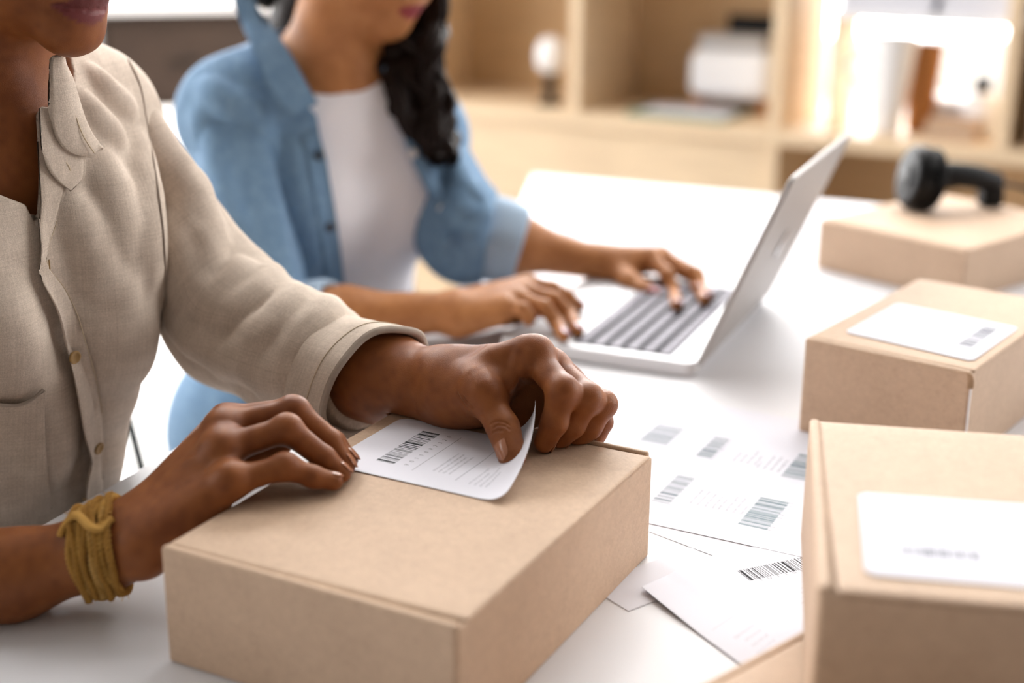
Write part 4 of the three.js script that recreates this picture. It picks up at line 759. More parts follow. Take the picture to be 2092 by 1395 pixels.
  const sFold = foldsOn(sleeveF, [
    [[[285, 190], [330, 300], [390, 400], [430, 500]], 0.0120, 0.0184, 0.36], [[[412, 350], [392, 420], [370, 480]], 0.0090, 0.0138, 0.24], [[[405, 480], [415, 525], [402, 575], [375, 625]], 0.0084, 0.0161, 0.28],
    [[[560, 552], [520, 612], [465, 655], [390, 690]], 0.0114, 0.0161, 0.28], [[[625, 580], [590, 640], [535, 700], [450, 745]], 0.0108, 0.0150, 0.28], [[[680, 615], [645, 665], [600, 735], [540, 795]], 0.0102, 0.0138, 0.28],
    [[[370, 560], [420, 615], [495, 640]], 0.0108, 0.0173, 0.32], [[[345, 640], [410, 700], [510, 745], [600, 775]], 0.0096, 0.0161, 0.36], [[[500, 545], [470, 590], [420, 630]], 0.0090, 0.0127, 0.24], [[[655, 640], [600, 700], [560, 760]], 0.0078, 0.0115, 0.24], [[[345, 470], [375, 540], [380, 600]], 0.0096, 0.0161, 0.32], [[[600, 585], [560, 650], [500, 690]], 0.0072, 0.0115, 0.24],
  ]);
  const cFold = foldsOn(chestF, [
    [[[190, 640], [230, 720], [240, 800], [228, 860]], .012, .03, .75], [[[270, 640], [262, 720], [240, 790], [205, 850]], .012, .03, .7], [[[225, 880], [205, 940], [200, 1010]], .012, .025, .6], [[[255, 930], [262, 1000], [270, 1040]], .010, .02, .6],
    [[[215, 340], [240, 420], [250, 520]], .007, .022, .85], [[[195, 150], [225, 190], [262, 215]], .006, .014, .7], [[[175, 205], [205, 245], [240, 275]], .005, .014, .75], [[[150, 420], [190, 520], [215, 600]], .006, .02, .8], [[[290, 300], [300, 420], [306, 560]], .008, .02, .5], [[[250, 560], [235, 660], [215, 760]], .008, .02, .5], [[[20, 640], [50, 760], [60, 900]], .010, .03, .8], [[[90, 760], [105, 850], [100, 960]], .010, .03, .75],
  ]);
  // opening at the neck: an outline in the picture's frame, cut only through the front
  const open = [[-105, -300], [70, -300], [66, 120], [74, 250], [80, 330], [78, 400], [73, 462], [52, 418], [0, 398], [-30, 385], [-75, 320], [-100, 200], [-105, 60]];
  const neckHole = cap(P(-.002, .12, .01), H(0, .02, -.06), .055, .060, .01);
  const openCut = (x, y, z) => { const p = V(x, y, z), f = p.clone().sub(ax).dot(F); if (f < -.01) return 1; const [px, py] = toPx(p); return polyDist(open, px, py) * depthOf(p) / FPX; };
  const torsoRaw = field([...shirtBase, ...cFold]);
  const hem = at(140, 1090, 1.0).y - .02;
  const wr = (x, y, z) => .0012 * (NS(x * 28, y * 16, z * 28) - .5) + .0009 * (NS(x * 70 + 9, y * 40, z * 70) - .5);
  const neckF = neckHole.f;
  const shirtF = (x, y, z) => { let d = torsoRaw(x, y, z) + wr(x, y, z); d = Math.max(d, -neckF(x, y, z), -openCut(x, y, z), hem - .22 - y); return d; };
  const legsF = field(legs(.012));
  const uvT = (x, y, z) => [(x - ax.x) * L.x + (z - ax.z) * L.z + ((x - ax.x) * F.x + (z - ax.z) * F.z) * .35, y + .05 * ((x - ax.x) * F.x + (z - ax.z) * F.z)];
  let [slo, shi] = bounds([...shirtBase, ...cFold], .01);
  const shirt = part('shirt', nets(shirtF, slo, shi, .0036, { uv: uvT }), M.linen, t, 'beige linen shirt');
  // sleeves, each with its own run of the weave
  const sleeveRaw = field([...sleeveL, ...sFold]), eDir = at(760, 765, 1.103).sub(elbowL).normalize(), uDir = elbowL.clone().sub(shL).normalize();
  const cuffEnd = at(735, 765, 1.108), cuffDir = at(800, 766, 1.085).sub(at(700, 757, 1.12)).normalize();
  const uvS = (x, y, z) => { const p = V(x, y, z).sub(elbowL), d = uDir.clone().lerp(eDir, smooth(-.07, .07, p.dot(eDir) + p.dot(uDir))).normalize(), a = p.dot(d), r = p.clone().addScaledVector(d, -a), s = d.clone().cross(U).normalize(), q = s.clone().cross(d), th = Math.atan2(r.dot(s), r.dot(q)); return [th * .055, a]; };
  const slF = (x, y, z) => Math.max(sleeveRaw(x, y, z) + wr(x, y, z) * 1.4, (V(x, y, z).sub(cuffEnd).dot(cuffDir)), -(chestF(x, y, z) + .012));
  const [l1, h1] = bounds([...sleeveL, ...sFold], .012);
  part('sleeve', nets(slF, l1, h1, .0034, { uv: uvS }), M.linen, shirt);
  const srF = field(sleeveR), [l2, h2] = bounds(sleeveR, .01);
  part('sleeve', nets(srF, l2, h2, .007, { uv: (x, y, z) => [z, y] }), M.linen, shirt);
  const [l3, h3] = bounds(legs(.012), .01); part('trousers', uvBox(nets((x, y, z) => Math.max(legsF(x, y, z), .10 - y), l3, h3, .01)), M.trouser, t);
  for (const s of [.11, -.12]) { const b = P(s, 0, .36); part('shoe', uvBox(nets(field([cap(V(b.x, .05, b.z).addScaledVector(F, -.04), V(b.x, .035, b.z).addScaledVector(F, .12), .045, .034, .02)]), V(b.x - .25, .002, b.z - .25), V(b.x + .25, .14, b.z + .25), .007)), M.whiteSoft, t); }
  A.neckF = field([...neckP, ...torso(SG)]); A.shirt = shirt; A.t = t; A.H = H; A.chin = chin; A.foldsOn = foldsOn; A.shirtSolid = torsoRaw; A.sleeveSolid = sleeveRaw; A.cuffDir = cuffDir;
}
// ───────────────────────── the linen shirt's made-up parts, bracelet ─────────────────────────
{
  const { shirt, shirtSolid, sleeveSolid, skin } = A, neckF = A.neckF, both = (x, y, z) => Math.min(shirtSolid(x, y, z), neckF(x, y, z)), armF = (x, y, z) => Math.min(shirtSolid(x, y, z), sleeveSolid(x, y, z));
  const on = (f) => (px, py, off = 0) => { const d = hit(f, px, py) ?? 1.1, p = at(px, py, d); return p.addScaledVector(normalAt(f, p, .004), off); };
  const S = on(shirtSolid), Bo = on(both), SL = on(sleeveSolid);
  const sm = (pts, n) => { const w = walk(pts.map(([x, y, o]) => V(x, y, (o ?? 0) * 1e4))); return Array.from({ length: n + 1 }, (_, i) => w(i / n)).map((p) => [p.x, p.y, p.z / 1e4]); };
  const strip = (f, a, b, n, m, th, o = {}) => {             // cloth between two traced edges, following the surface f
    const A1 = sm(a, n), B1 = sm(b, n), rows = A1.map((p, i) => Array.from({ length: m + 1 }, (_, j) => { const t = j / m, q = [lerp(p[0], B1[i][0], t), lerp(p[1], B1[i][1], t), lerp(p[2], B1[i][2], t)]; return f(q[0], q[1], q[2] + (o.mid ? o.mid(i / n, t) : 0)); }));
    const g = (u, v) => { const x = clamp(u, 0, 1) * n, y = clamp(v, 0, 1) * m, i = Math.min(n - 1, Math.floor(x)), j = Math.min(m - 1, Math.floor(y)), s = x - i, t = y - j; return rows[i][j].clone().lerp(rows[i + 1][j], s).lerp(rows[i][j + 1].clone().lerp(rows[i + 1][j + 1], s), t).add(V(u < 0 ? u : u > 1 ? u - 1 : 0, v < 0 ? v : v > 1 ? v - 1 : 0, 0)); };
    const ge = (u, v) => g(u, v); ge.up = () => EYE.clone().sub(rows[n >> 1][m >> 1]);
    const pos = sheet((u, v) => g(v, u), m * 2, n * 2, th);
    const p = pos.attributes.position, uv = new Float32Array(p.count * 2); for (let i = 0; i < p.count; i++) { const q = V(p.getX(i), p.getY(i), p.getZ(i)); uv[i * 2] = q.dot(A.L) + q.dot(A.F) * .35; uv[i * 2 + 1] = q.y; } pos.setAttribute('uv', new THREE.BufferAttribute(uv, 2)); return pos;
  };
  const left = [[69, 448, .006], [70, 500, .007], [71, 565, .006], [95, 633, .009], [120, 725, .008], [138, 805, .010], [150, 880, .011], [158, 943, .013], [157, 1023, .013], [150, 1085, .012]];
  const right = [[112, 448, .002], [92, 505, .003], [90, 540, .003], [123, 584, .002], [155, 640, .0015], [172, 697, .0015], [195, 771, .0015], [204, 840, .0015], [208, 940, .0015], [204, 1080, .0015]];
  part('placket', strip(S, left, right, 36, 4, .0016), M.linen, shirt);
  // the front between the neck opening and the placket, turned over at its edge
  part('front_facing', strip(S, [[70, 290, .005], [72, 350, .006], [74, 410, .006], [70, 462, .006]], [[120, 330, .0025], [130, 380, .0025], [120, 430, .002], [104, 470, .0022]], 14, 5, .0016), M.linen, shirt);
  part('collar_band', strip(Bo, [[66, 225, .010], [68, 262, .010], [73, 308, .009], [85, 343, .008], [110, 372, .006], [139, 393, .004]], [[118, 225, .006], [140, 268, .006], [158, 310, .006], [164, 340, .0055], [161, 368, .005], [141, 394, .004]], 18, 6, .0018), M.linen, shirt, 'rounded collar band end with a buttonhole');
  const leafIn = [[60, 108, .024], [64, 138, .021], [70, 175, .018], [76, 215, .015], [83, 250, .013], [96, 285, .011], [120, 312, .010], [164, 324, .009]];
  const leafOut = [[86, 95, .022], [97, 130, .018], [118, 170, .015], [140, 227, .013], [155, 262, .012], [168, 284, .0115], [184, 302, .0115], [201, 321, .012]];
  part('collar', strip(Bo, leafIn, leafOut, 22, 8, .0024, { mid: (u, v) => .004 * Math.sin(Math.PI * v) * (1 - u * .5) }), M.linen, shirt, 'pointed collar leaf');
  const tube = (pts, r, seg = 60) => new THREE.TubeGeometry(new THREE.CatmullRomCurve3(pts), seg, r, 6);
  const along = (f, pts, off, n = 24) => sm(pts, n).map((p) => f(p[0], p[1], off));
  // seams: rows of stitching
  part('stitching', [tube(along(Bo, [[70, 120], [86, 155], [102, 195], [122, 245], [138, 285], [160, 318]], .0165), .0005), tube(along(S, [[114, 452], [94, 506], [92, 540], [126, 585], [158, 642], [176, 698], [198, 772], [207, 842]], .0024), .0004)], M.thread, shirt);
  part('armhole_seam', tube(along(on(armF), [[262, 122], [285, 170], [300, 250], [322, 380], [334, 480], [338, 580], [332, 680]], .0002), .0008), M.linen, shirt);
  // pocket on the near front
  const pT = [[-40, 812, .004], [0, 816, .004], [34, 818, .0045], [62, 806, .005], [80, 788, .007]], pB = [[-40, 1060, .002], [0, 1062, .002], [34, 1060, .002], [70, 1055, .002], [102, 1040, .002]];
  part('pocket', strip(S, pT, pB, 14, 10, .0018), M.linen, shirt, 'patch pocket on the near front');
  part('pocket_hem', tube(along(S, [[-40, 811], [0, 815], [34, 817], [62, 805], [80, 787]], .0052), .0013), M.linen, shirt);
  // buttons
  const btn = new THREE.LatheGeometry([[0, .0006], [.0026, .0008], [.0036, .0020], [.0050, .0022], [.0054, .0012], [.0050, 0], [0, 0]].map(([r, y]) => new THREE.Vector2(r, y)), 28);
  for (const [x, y, o] of [[141, 714, .0112], [183, 896, .0130]]) { const p = S(x, y, o), n = normalAt(shirtSolid, p, .006), b = part('button', btn, M.button, shirt); b.quaternion.setFromUnitVectors(V(0, 1, 0), n); b.position.copy(p); }
  { const slit = S(83, 530, .0088); part('buttonhole', tube([slit, slit.clone().addScaledVector(A.U, -.004), slit.clone().addScaledVector(A.U, -.007)], .0006, 10), M.button, shirt); }
  { const a = Bo(120, 331, .0075), b = Bo(132, 352, .0065); part('buttonhole', [tube([a, a.clone().lerp(b, .5).add(V(.0008, 0, 0)), b], .0006, 12), tube([a, a.clone().lerp(b, .5).add(V(-.0008, 0, 0)), b], .0006, 12)], M.thread, shirt); }

  // turned-up cuff: a loose double band, open towards the hand
  const c0 = at(640, 748, 1.138), c1 = at(778, 788, 1.088), cd = c1.clone().sub(c0).normalize(), side = cd.clone().cross(V(0, 1, 0)).normalize(), upv = side.clone().cross(cd), len = c0.distanceTo(c1);
  const rimCut = cd.clone().multiplyScalar(.93).addScaledVector(upv, -.28).addScaledVector(side, .18).normalize();
  const rad0 = (a, s) => (.0475 + .004 * s) * (1 + .06 * Math.cos(2 * (a - .5)) + .025 * Math.sin(3 * a + s * 2.5) + .014 * Math.sin(7 * a + s * 5));
  const cuffSurf = (inner) => (u, v) => { const a = u * Math.PI * 2, s = lerp(inner ? -.25 : -.03, 1, v), r = rad0(a, s) - (inner ? .0042 : 0) + (inner ? 0 : .0022 * Math.exp(-(((s - .08) / .07) ** 2))); const q = side.clone().multiplyScalar(Math.cos(a) * r).addScaledVector(upv, Math.sin(a) * r); const slant = -(q.dot(rimCut)) / rimCut.dot(cd) * smooth(-.2, 1, s); return c0.clone().addScaledVector(cd, s * len + slant * .9 + .0025 * Math.sin(4 * a)).add(q); };
  const closed = (f, nu, nv, th) => { const g = sheet(f, nu, nv, th); g.deleteAttribute('normal'); g.computeVertexNormals(); const n = g.attributes.normal, p = g.attributes.position, w = nu + 1, Sx = w * (nv + 1); for (const o of [0, Sx]) for (let j = 0; j <= nv; j++) { const a = o + j * w, b = a + nu, q = V(n.getX(a) + n.getX(b), n.getY(a) + n.getY(b), n.getZ(a) + n.getZ(b)).normalize(); n.setXYZ(a, q.x, q.y, q.z); n.setXYZ(b, q.x, q.y, q.z); } return g; };
  const uvC = (g) => { const uv = g.attributes.uv; for (let i = 0; i < uv.count; i++) uv.setXY(i, uv.getX(i) * .31, uv.getY(i) * .07); return g; };
  const cuff = part('cuff', uvC(closed(cuffSurf(false), 72, 20, .0018)), M.linen, shirt, 'turned-up cuff of the reaching sleeve'); part('cuff_lining', uvC(closed(cuffSurf(true), 72, 20, .0016)), M.linen, cuff);
  const rim = []; for (let i = 0; i < 72; i++) { const u = i / 72; rim.push(cuffSurf(false)(u, 1).lerp(cuffSurf(true)(u, 1), .5)); }
  const torus = (pts, r) => new THREE.TubeGeometry(new THREE.CatmullRomCurve3(pts, true), 160, r, 8, true);
  part('cuff_fold', torus(rim, .0030), M.linen, cuff);
  const st = []; for (let i = 0; i < 72; i++) { const u = i / 72, a = cuffSurf(false)(u, .80), q = a.clone().sub(c0), r = q.addScaledVector(cd, -q.dot(cd)).normalize(); st.push(a.addScaledVector(r, .0012)); } part('stitching', torus(st, .0004), M.thread, cuff);

  // bracelet: turns of two-ply twine round the near wrist
  const br = part('bracelet', new THREE.SphereGeometry(.001, 8, 6), M.twine, A.t, 'rough mustard twine bracelet wound many times round the wrist');
  const R = rng(17), b0 = at(206, 1127, .9245), b1 = at(268, 1107, .9245), bd = b1.clone().sub(b0).normalize(), bs = bd.clone().cross(V(0, 1, 0)).normalize(), bu = bs.clone().cross(bd);
  const tilt = .22;                                         // the loop leans with the wrist
  const ring = (s, lift, ph) => { const pts = []; for (let i = 0; i < 96; i++) { const a = i / 96 * Math.PI * 2, dir = bs.clone().multiplyScalar(Math.cos(a)).addScaledVector(bu, Math.sin(a)), c = b0.clone().addScaledVector(bd, s * .9 + tilt * .024 * Math.sin(a) + .0016 * Math.sin(2 * a + ph) + .0009 * Math.sin(5 * a + ph * 3)); let r = .06; for (let k = 0; k < 30; k++) { const q = c.clone().addScaledVector(dir, r), d = A.right(q.x, q.y, q.z); if (d < 1e-4) break; r -= d * .9; } pts.push(c.addScaledVector(dir, r + lift + .0005 * Math.sin(7 * a + ph))); } return pts; };
  const twist = (pts, r, turns, ph) => { const cv = new THREE.CatmullRomCurve3(pts, true), n = 220, out = []; for (const o of [0, Math.PI]) { const q = []; for (let i = 0; i < n; i++) { const t = i / n, p = cv.getPointAt(t), tg = cv.getTangentAt(t), e = p.clone().sub(b0); e.addScaledVector(tg, -e.dot(tg)).normalize(); const f = tg.clone().cross(e), a = t * turns * Math.PI * 2 + o + ph; q.push(p.addScaledVector(e, Math.cos(a) * r).addScaledVector(f, Math.sin(a) * r)); } out.push(new THREE.TubeGeometry(new THREE.CatmullRomCurve3(q, true), n * 2, r, 6, true)); } return out; };
  for (let k = 0; k < 11; k++) part('cord', twist(ring(-.0135 + k * .0028 + (R() - .5) * .0012, .0016 + (k % 3 === 1 ? .0016 : 0) + R() * .0006, R() * 6), (.00115 + R() * .0003), 30 + Math.floor(R() * 10), R() * 6), M.twines[k % 3], br);
  // knot over the top and loose fibres
  const topA = Math.PI / 2 - .5, kn = []; for (let i = 0; i <= 20; i++) { const s = -.019 + i * .0018, a = topA + .25 * Math.sin(i * .3), dir = bs.clone().multiplyScalar(Math.cos(a)).addScaledVector(bu, Math.sin(a)), c = b0.clone().addScaledVector(bd, s + tilt * .024 * Math.sin(a)); let r = .06; for (let k = 0; k < 30; k++) { const q = c.clone().addScaledVector(dir, r), d = A.right(q.x, q.y, q.z); if (d < 1e-4) break; r -= d * .9; } kn.push(c.addScaledVector(dir, r + .002 + .0045 * Math.sin(Math.PI * i / 20))); }
  part('knot', [new THREE.TubeGeometry(new THREE.CatmullRomCurve3(kn), 40, .0026, 8), new THREE.TubeGeometry(new THREE.CatmullRomCurve3(kn.map((p, i) => p.clone().addScaledVector(bs, .003).addScaledVector(bu, .0006 * Math.sin(i)))), 40, .0021, 8)], M.twine, br);
  const fib = []; for (let k = 0; k < 150; k++) { const a = R() * 6.28, dir = bs.clone().multiplyScalar(Math.cos(a)).addScaledVector(bu, Math.sin(a)), c = b0.clone().addScaledVector(bd, -.013 + R() * .028 + tilt * .024 * Math.sin(a)); let r = .06; for (let i = 0; i < 30; i++) { const q = c.clone().addScaledVector(dir, r), d = A.right(q.x, q.y, q.z); if (d < 1e-4) break; r -= d * .9; } const p = c.addScaledVector(dir, r + .003), e = bd.clone().multiplyScalar((R() - .6) * .010).addScaledVector(dir, .001 + R() * .003).addScaledVector(bu, (R() - .5) * .005); fib.push(new THREE.TubeGeometry(new THREE.CatmullRomCurve3([p, p.clone().addScaledVector(e, .5).addScaledVector(dir, .0008), p.clone().add(e)]), 6, .00022, 4)); }
  const fm = part('fibre', fib, M.twine, br); fm.userData.kind = 'stuff';
}
// ───────────────────────── the woman in denim ─────────────────────────
const Bw = {};
{
  const t = thing('person', 'woman in an open blue denim shirt and white top typing on the laptop', 'person'); Bw.t = t;
  const dark = lin('#945b33'), mid = lin('#c38755'), lipC = lin('#8a3238');
  const yaw = rad(52), F = V(Math.cos(yaw), 0, Math.sin(yaw)), L = V(Math.sin(yaw), 0, -Math.cos(yaw)), U = V(0, 1, 0);
  const front = at(775, 430, 1.64), ax = front.clone().addScaledVector(F, -.105);
  const P = (l, u, f) => ax.clone().addScaledVector(L, l).addScaledVector(U, u).addScaledVector(F, f);
  const lean = V(0, 1, 0).addScaledVector(F, .20).normalize(), LF = F.clone().addScaledVector(lean, -F.dot(lean)).normalize();
  const shL = P(.118, .062, .005), shR = P(-.126, .110, -.005), neck0 = P(-.01, .135, .0), neck1 = P(-.012, .225, .045);
  const elbowR = at(560, 690, 1.495), elbowL = at(952, 480, 1.70);
  const hy = rad(34), hp = rad(35), HF = V(Math.cos(hy) * Math.cos(hp), -Math.sin(hp), Math.sin(hy) * Math.cos(hp)), HL = V(Math.sin(hy), 0, -Math.cos(hy)), HU = HL.clone().cross(HF).negate().normalize(); if (HU.y < 0) HU.negate();
  const chin = at(808, 62, 1.60), H = (l, u, f) => chin.clone().addScaledVector(HL, l).addScaledVector(HU, u).addScaledVector(HF, f);
  const head = [
    ell(H(0, .135, -.085), .072, .098, .092, HL, HU, HF, .02), ell(H(0, .055, -.050), .056, .062, .062, HL, HU, HF, .03),
    cap(H(-.047, .040, -.075), H(0, .004, -.014), .020, .0150, .03), cap(H(.047, .040, -.075), H(0, .004, -.014), .020, .0150, .03), cap(H(-.008, .003, -.010), H(.008, .003, -.010), .0125, .0125, .012),
    ell(H(-.036, .060, -.038), .022, .026, .022, HL, HU, HF, .02), ell(H(.036, .060, -.038), .022, .026, .022, HL, HU, HF, .02), cap(H(0, .032, -.019), H(0, .046, -.018), .0188, .0188, .02),
    cap(H(0, .105, -.006), H(0, .072, .012), .0075, .010, .012), cap(H(-.011, .069, .001), H(.011, .069, .001), .008, .008, .008),
    ell(H(-.031, .108, -.010), .014, .010, .012, HL, HU, HF, .01, true), ell(H(.031, .108, -.010), .014, .010, .012, HL, HU, HF, .01, true),
    cap(H(-.05, .122, -.014), H(-.015, .120, -.004), .006, .006, .012), cap(H(.05, .122, -.014), H(.015, .120, -.004), .006, .006, .012),
    cap(H(-.044, .1125, -.0165), H(-.019, .1130, -.0115), .0042, .0042, .005), cap(H(.044, .1125, -.0165), H(.019, .1130, -.0115), .0042, .0042, .005),
    ell(H(-.073, .095, -.08), .008, .030, .018, HL, HU, HF, .006), ell(H(.073, .095, -.08), .008, .030, .018, HL, HU, HF, .006),
  ];
  const lipArc = (u, f, r, w) => { const r2 = []; for (let i = -3; i < 3; i++) { const q = (k) => H(k / 3 * w, u + (u > .036 ? .0015 : -.0018) * (1 - (k / 3) ** 2), f - .010 * (k / 3) ** 2); r2.push(cap(q(i), q(i + 1), r * (1 - .22 * Math.abs(i) / 3), r * (1 - .22 * Math.abs(i + 1) / 3), .004)); } return r2; };
  head.push(...lipArc(.0300, -.0010, .0064, .0225), ...lipArc(.0408, -.0002, .0050, .0235));
  const pl = [-3, -2, -1, 0, 1, 2, 3].map((k) => H(k / 3 * .026, .0354 + .0012 * Math.abs(k / 3), .0058 - .0115 * (k / 3) ** 2));
  for (let i = 0; i < 6; i++) head.push(cap(pl[i], pl[i + 1], .0008, .0008, .003, true));
  const neckP = [cap(neck0, neck1, .054, .048, .03), cap(P(.0, .12, .045), H(.04, .05, -.085), .011, .012, .02), cap(P(-.012, .12, .045), H(-.04, .05, -.085), .011, .012, .02), cap(P(-.05, .125, .02), P(-.01, .112, .05), .006, .006, .02), cap(P(.05, .125, .02), P(.0, .112, .05), .006, .006, .02)];
  const torso = (g) => [
    ell(P(0, .035, .0), .142 + g, .15 + g, .094 + g, L, lean, LF, .05), ell(P(0, -.14, -.03), .118 + g, .16 + g, .088 + g, L, lean, LF, .06), ell(P(0, -.33, -.08), .16 + g, .13 + g, .125 + g, L, U, F, .06),
    cap(shL, shR, .042 + g, .042 + g, .05), cap(P(.045, .140, -.01), shL, .034 + g, .038 + g, .05), cap(P(-.045, .145, -.01), shR, .034 + g, .038 + g, .05),
    ell(P(.07, -.005, .062), .056 + g * .6, .060 + g * .6, .046 + g * .6, L, lean, LF, .05), ell(P(-.07, -.005, .062), .056 + g * .6, .060 + g * .6, .046 + g * .6, L, lean, LF, .05),
  ];
  const legs = (g) => [cap(P(.085, -.36, -.05), P(.10, -.33, .36), .075 + g, .058 + g, .03), cap(P(-.085, -.36, -.05), P(-.12, -.33, .34), .075 + g, .058 + g, .03), cap(P(.10, -.33, .36), V(P(.11, 0, .30).x, .09, P(.11, 0, .30).z), .056 + g, .040 + g, .03), cap(P(-.12, -.33, .34), V(P(-.12, 0, .28).x, .09, P(-.12, 0, .28).z), .056 + g, .040 + g, .03)];

  // right hand, near: fingers on the palm rest
  const top = .0158, wr = at(905, 638, 1.50);
  const I = [J(1078, 580, 1.545, .0105), J(1128, 590, 1.548, .0085), J(1160, 606, 1.55, .0075), JY(1183, 626, top + .0062, .0062)];
  const Mi = [J(1072, 596, 1.525, .0108), J(1132, 612, 1.517, .0088), J(1164, 644, 1.515, .0078), JY(1181, 676, top + .0062, .0064)];
  const Ri = [J(1058, 610, 1.505, .0105), J(1112, 628, 1.492, .0085), J(1138, 660, 1.492, .0076), JY(1152, 686, top + .0060, .0062)];
  const Pi = [J(1032, 626, 1.490, .0098), J(1068, 632, 1.478, .0078), J(1078, 645, 1.478, .0070), J(1080, 655, 1.484, .0062)];
  const Th = [J(960, 640, 1.52, .014), J(1030, 645, 1.545, .0110), J(1075, 648, 1.548, .0090), J(1105, 655, 1.55, .0078)];
  const fgr = (q) => group([cap(q[0].p, q[1].p, q[0].r * .88, q[1].r, .006), cap(q[1].p, q[2].p, q[1].r, q[2].r, .004), cap(q[2].p, q[3].p, q[2].r, q[3].r, .004)], .008);
  const palmR = group([cap(elbowR, at(700, 652, 1.495), .040, .030, .03), cap(at(700, 652, 1.495), at(930, 636, 1.50), .030, .0205, .03), cap(at(925, 622, 1.52), I[0].p, .0145, .0108, .016), cap(at(930, 630, 1.51), Mi[0].p, .0148, .011, .016), cap(at(930, 642, 1.50), Ri[0].p, .0145, .0108, .016), cap(at(928, 652, 1.492), Pi[0].p, .0140, .0102, .016), cap(at(940, 660, 1.492), at(1020, 645, 1.485), .0125, .0095, .016), cap(Th[0].p, Th[1].p, .014, .011, .016)], .01);
  const fR = [I, Mi, Ri, Pi].map(fgr); fR.push(group([cap(Th[1].p, Th[2].p, .0108, .009, .006), cap(Th[2].p, Th[3].p, .009, .0078, .006)], .008));
  Bw.right = resting(field([palmR, group(fR, .007, .0012)]), TOUCH.table, TOUCH.lap);
  // left hand, far: fingers on the keys
  const kt = .0172;
  const lI = [J(1328, 524, 1.70, .0110), J(1364, 562, 1.672, .0088), J(1376, 598, 1.662, .0078), JY(1383, 624, kt + .006, .0064)];
  const lM = [J(1352, 522, 1.715, .0110), J(1412, 556, 1.680, .0090), J(1430, 588, 1.672, .0080), JY(1439, 612, kt + .006, .0066)];
  const lR = [J(1362, 530, 1.735, .0105), J(1424, 560, 1.705, .0085), J(1436, 588, 1.70, .0076), JY(1446, 604, kt + .006, .0063)];
  const lP = [J(1360, 540, 1.755, .0098), J(1405, 562, 1.735, .0078), J(1416, 580, 1.73, .0070), JY(1424, 590, kt + .006, .0058)];
  const lT = [J(1250, 545, 1.71, .0140), J(1288, 574, 1.675, .0115), J(1316, 590, 1.655, .0092), J(1338, 601, 1.642, .0078)];
  const palmL = group([cap(elbowL, at(1040, 496, 1.70), .040, .033, .03), cap(at(1040, 496, 1.70), at(1218, 536, 1.715), .033, .0205, .03), cap(at(1222, 526, 1.718), lI[0].p, .0140, .011, .016), cap(at(1226, 532, 1.728), lM[0].p, .0145, .011, .016), cap(at(1228, 540, 1.738), lR[0].p, .0140, .0106, .016), cap(at(1228, 548, 1.745), lP[0].p, .0135, .01, .016), cap(lT[0].p, lT[1].p, .0142, .0115, .018), cap(at(1240, 552, 1.72), at(1300, 545, 1.70), .012, .01, .016)], .01);
  const fL = [lI, lM, lR, lP].map(fgr); fL.push(group([cap(lT[1].p, lT[2].p, .0110, .0092, .006), cap(lT[2].p, lT[3].p, .0092, .0078, .006)], .008));
  Bw.left = resting(field([palmL, group(fL, .007, .0012)]), TOUCH.table, TOUCH.lap);

  const arms = [cap(shR, elbowR, .040, .036, .02), cap(shL, elbowL, .040, .036, .02)];
  const skinPrims = [...torso(-.006), ...neckP, ...head, ...arms, ...legs(0)], skin = field(skinPrims);
  const col = (x, y, z) => {
    const n = NS(x * 60, y * 60, z * 60) * .55 + NS(x * 190, y * 190, z * 190) * .45; let c = mix3(dark, mid, clamp(.15 + n * .8, 0, 1));
    const q = V(x, y, z).sub(chin), l = q.dot(HL), u = q.dot(HU), f = q.dot(HF);
    if (f > -.03 && Math.abs(l) < .03) { const h = (l / .0252) ** 2, up = .0354 + .010 * (1 - h), dn = .0354 - .0115 * (1 - h), m = h < 1 ? smooth(-.0012, .0008, Math.min(up - u, u - dn)) : 0; c = mix3(c, lipC, m); }
    if (f > -.04 && Math.abs(l) > .012 && Math.abs(l) < .05) c = mix3(c, lin('#1c100a'), .85 * smooth(.0045, .002, Math.abs(u - (.1225 + .002 * Math.sin((Math.abs(l) - .012) * 60)))));
    return c;
  };
  const mk = (f, prims, h) => { const [lo, hi] = bounds(prims, .006); return nets(f, lo, hi, h, { color: col }); };
  const [lo, hi] = bounds(skinPrims, .01), cut = P(0, .03, 0).y, hh = bounds(head, .01)[1], upF = field([...neckP, ...head, ...torso(-.006)]);
  const geos = [nets((x, y, z) => Math.max(upF(x, y, z), cut - y), V(lo.x, cut - .006, P(.2, 0, 0).z - .1), V(Math.max(hh.x, P(.2, 0, .1).x), hh.y, hh.z + .06), .0045, { color: col }), nets((x, y, z) => Math.max(skin(x, y, z), y - cut - .008), lo, V(hi.x, cut + .02, hi.z), .010, { color: col }), mk(Bw.right, [palmR, ...fR], .0021), mk(Bw.left, [palmL, ...fL], .0021)];
  part('body', uvBox(mergeGeometries(geos)), M.skinB, t);
  for (const s of [-1, 1]) { const e = part('eye', new THREE.SphereGeometry(.0115, 20, 14).translate(...H(s * .031, .107, -.0185).toArray()), M.eyeWhite, t); part('iris', new THREE.SphereGeometry(.006, 14, 10).translate(...H(s * .031, .1035, -.0122).toArray()), M.iris, e); }
  const up1 = U.clone().addScaledVector(AX, .45), nails = (f, fs, thumb, w) => { for (const q of fs) part('fingernail', nailOn(f, q[2].p, q[3].p, q[3].r, up1, w, w * 1.35, .45), M.nailB, t, 'dark red fingernail'); part('fingernail', nailOn(f, thumb[2].p, thumb[3].p, thumb[3].r, AX.clone().multiplyScalar(.2).add(U).addScaledVector(AZ, -.6), w * 1.1, w * 1.4, .5), M.nailB, t, 'dark red fingernail'); };
  nails(Bw.right, [I, Mi, Ri, Pi], Th, .0118); nails(Bw.left, [lI, lM, lR, lP], lT, .0120);

  // ── white top: cut to a round neck ──
  const teeF0 = field(torso(.003));
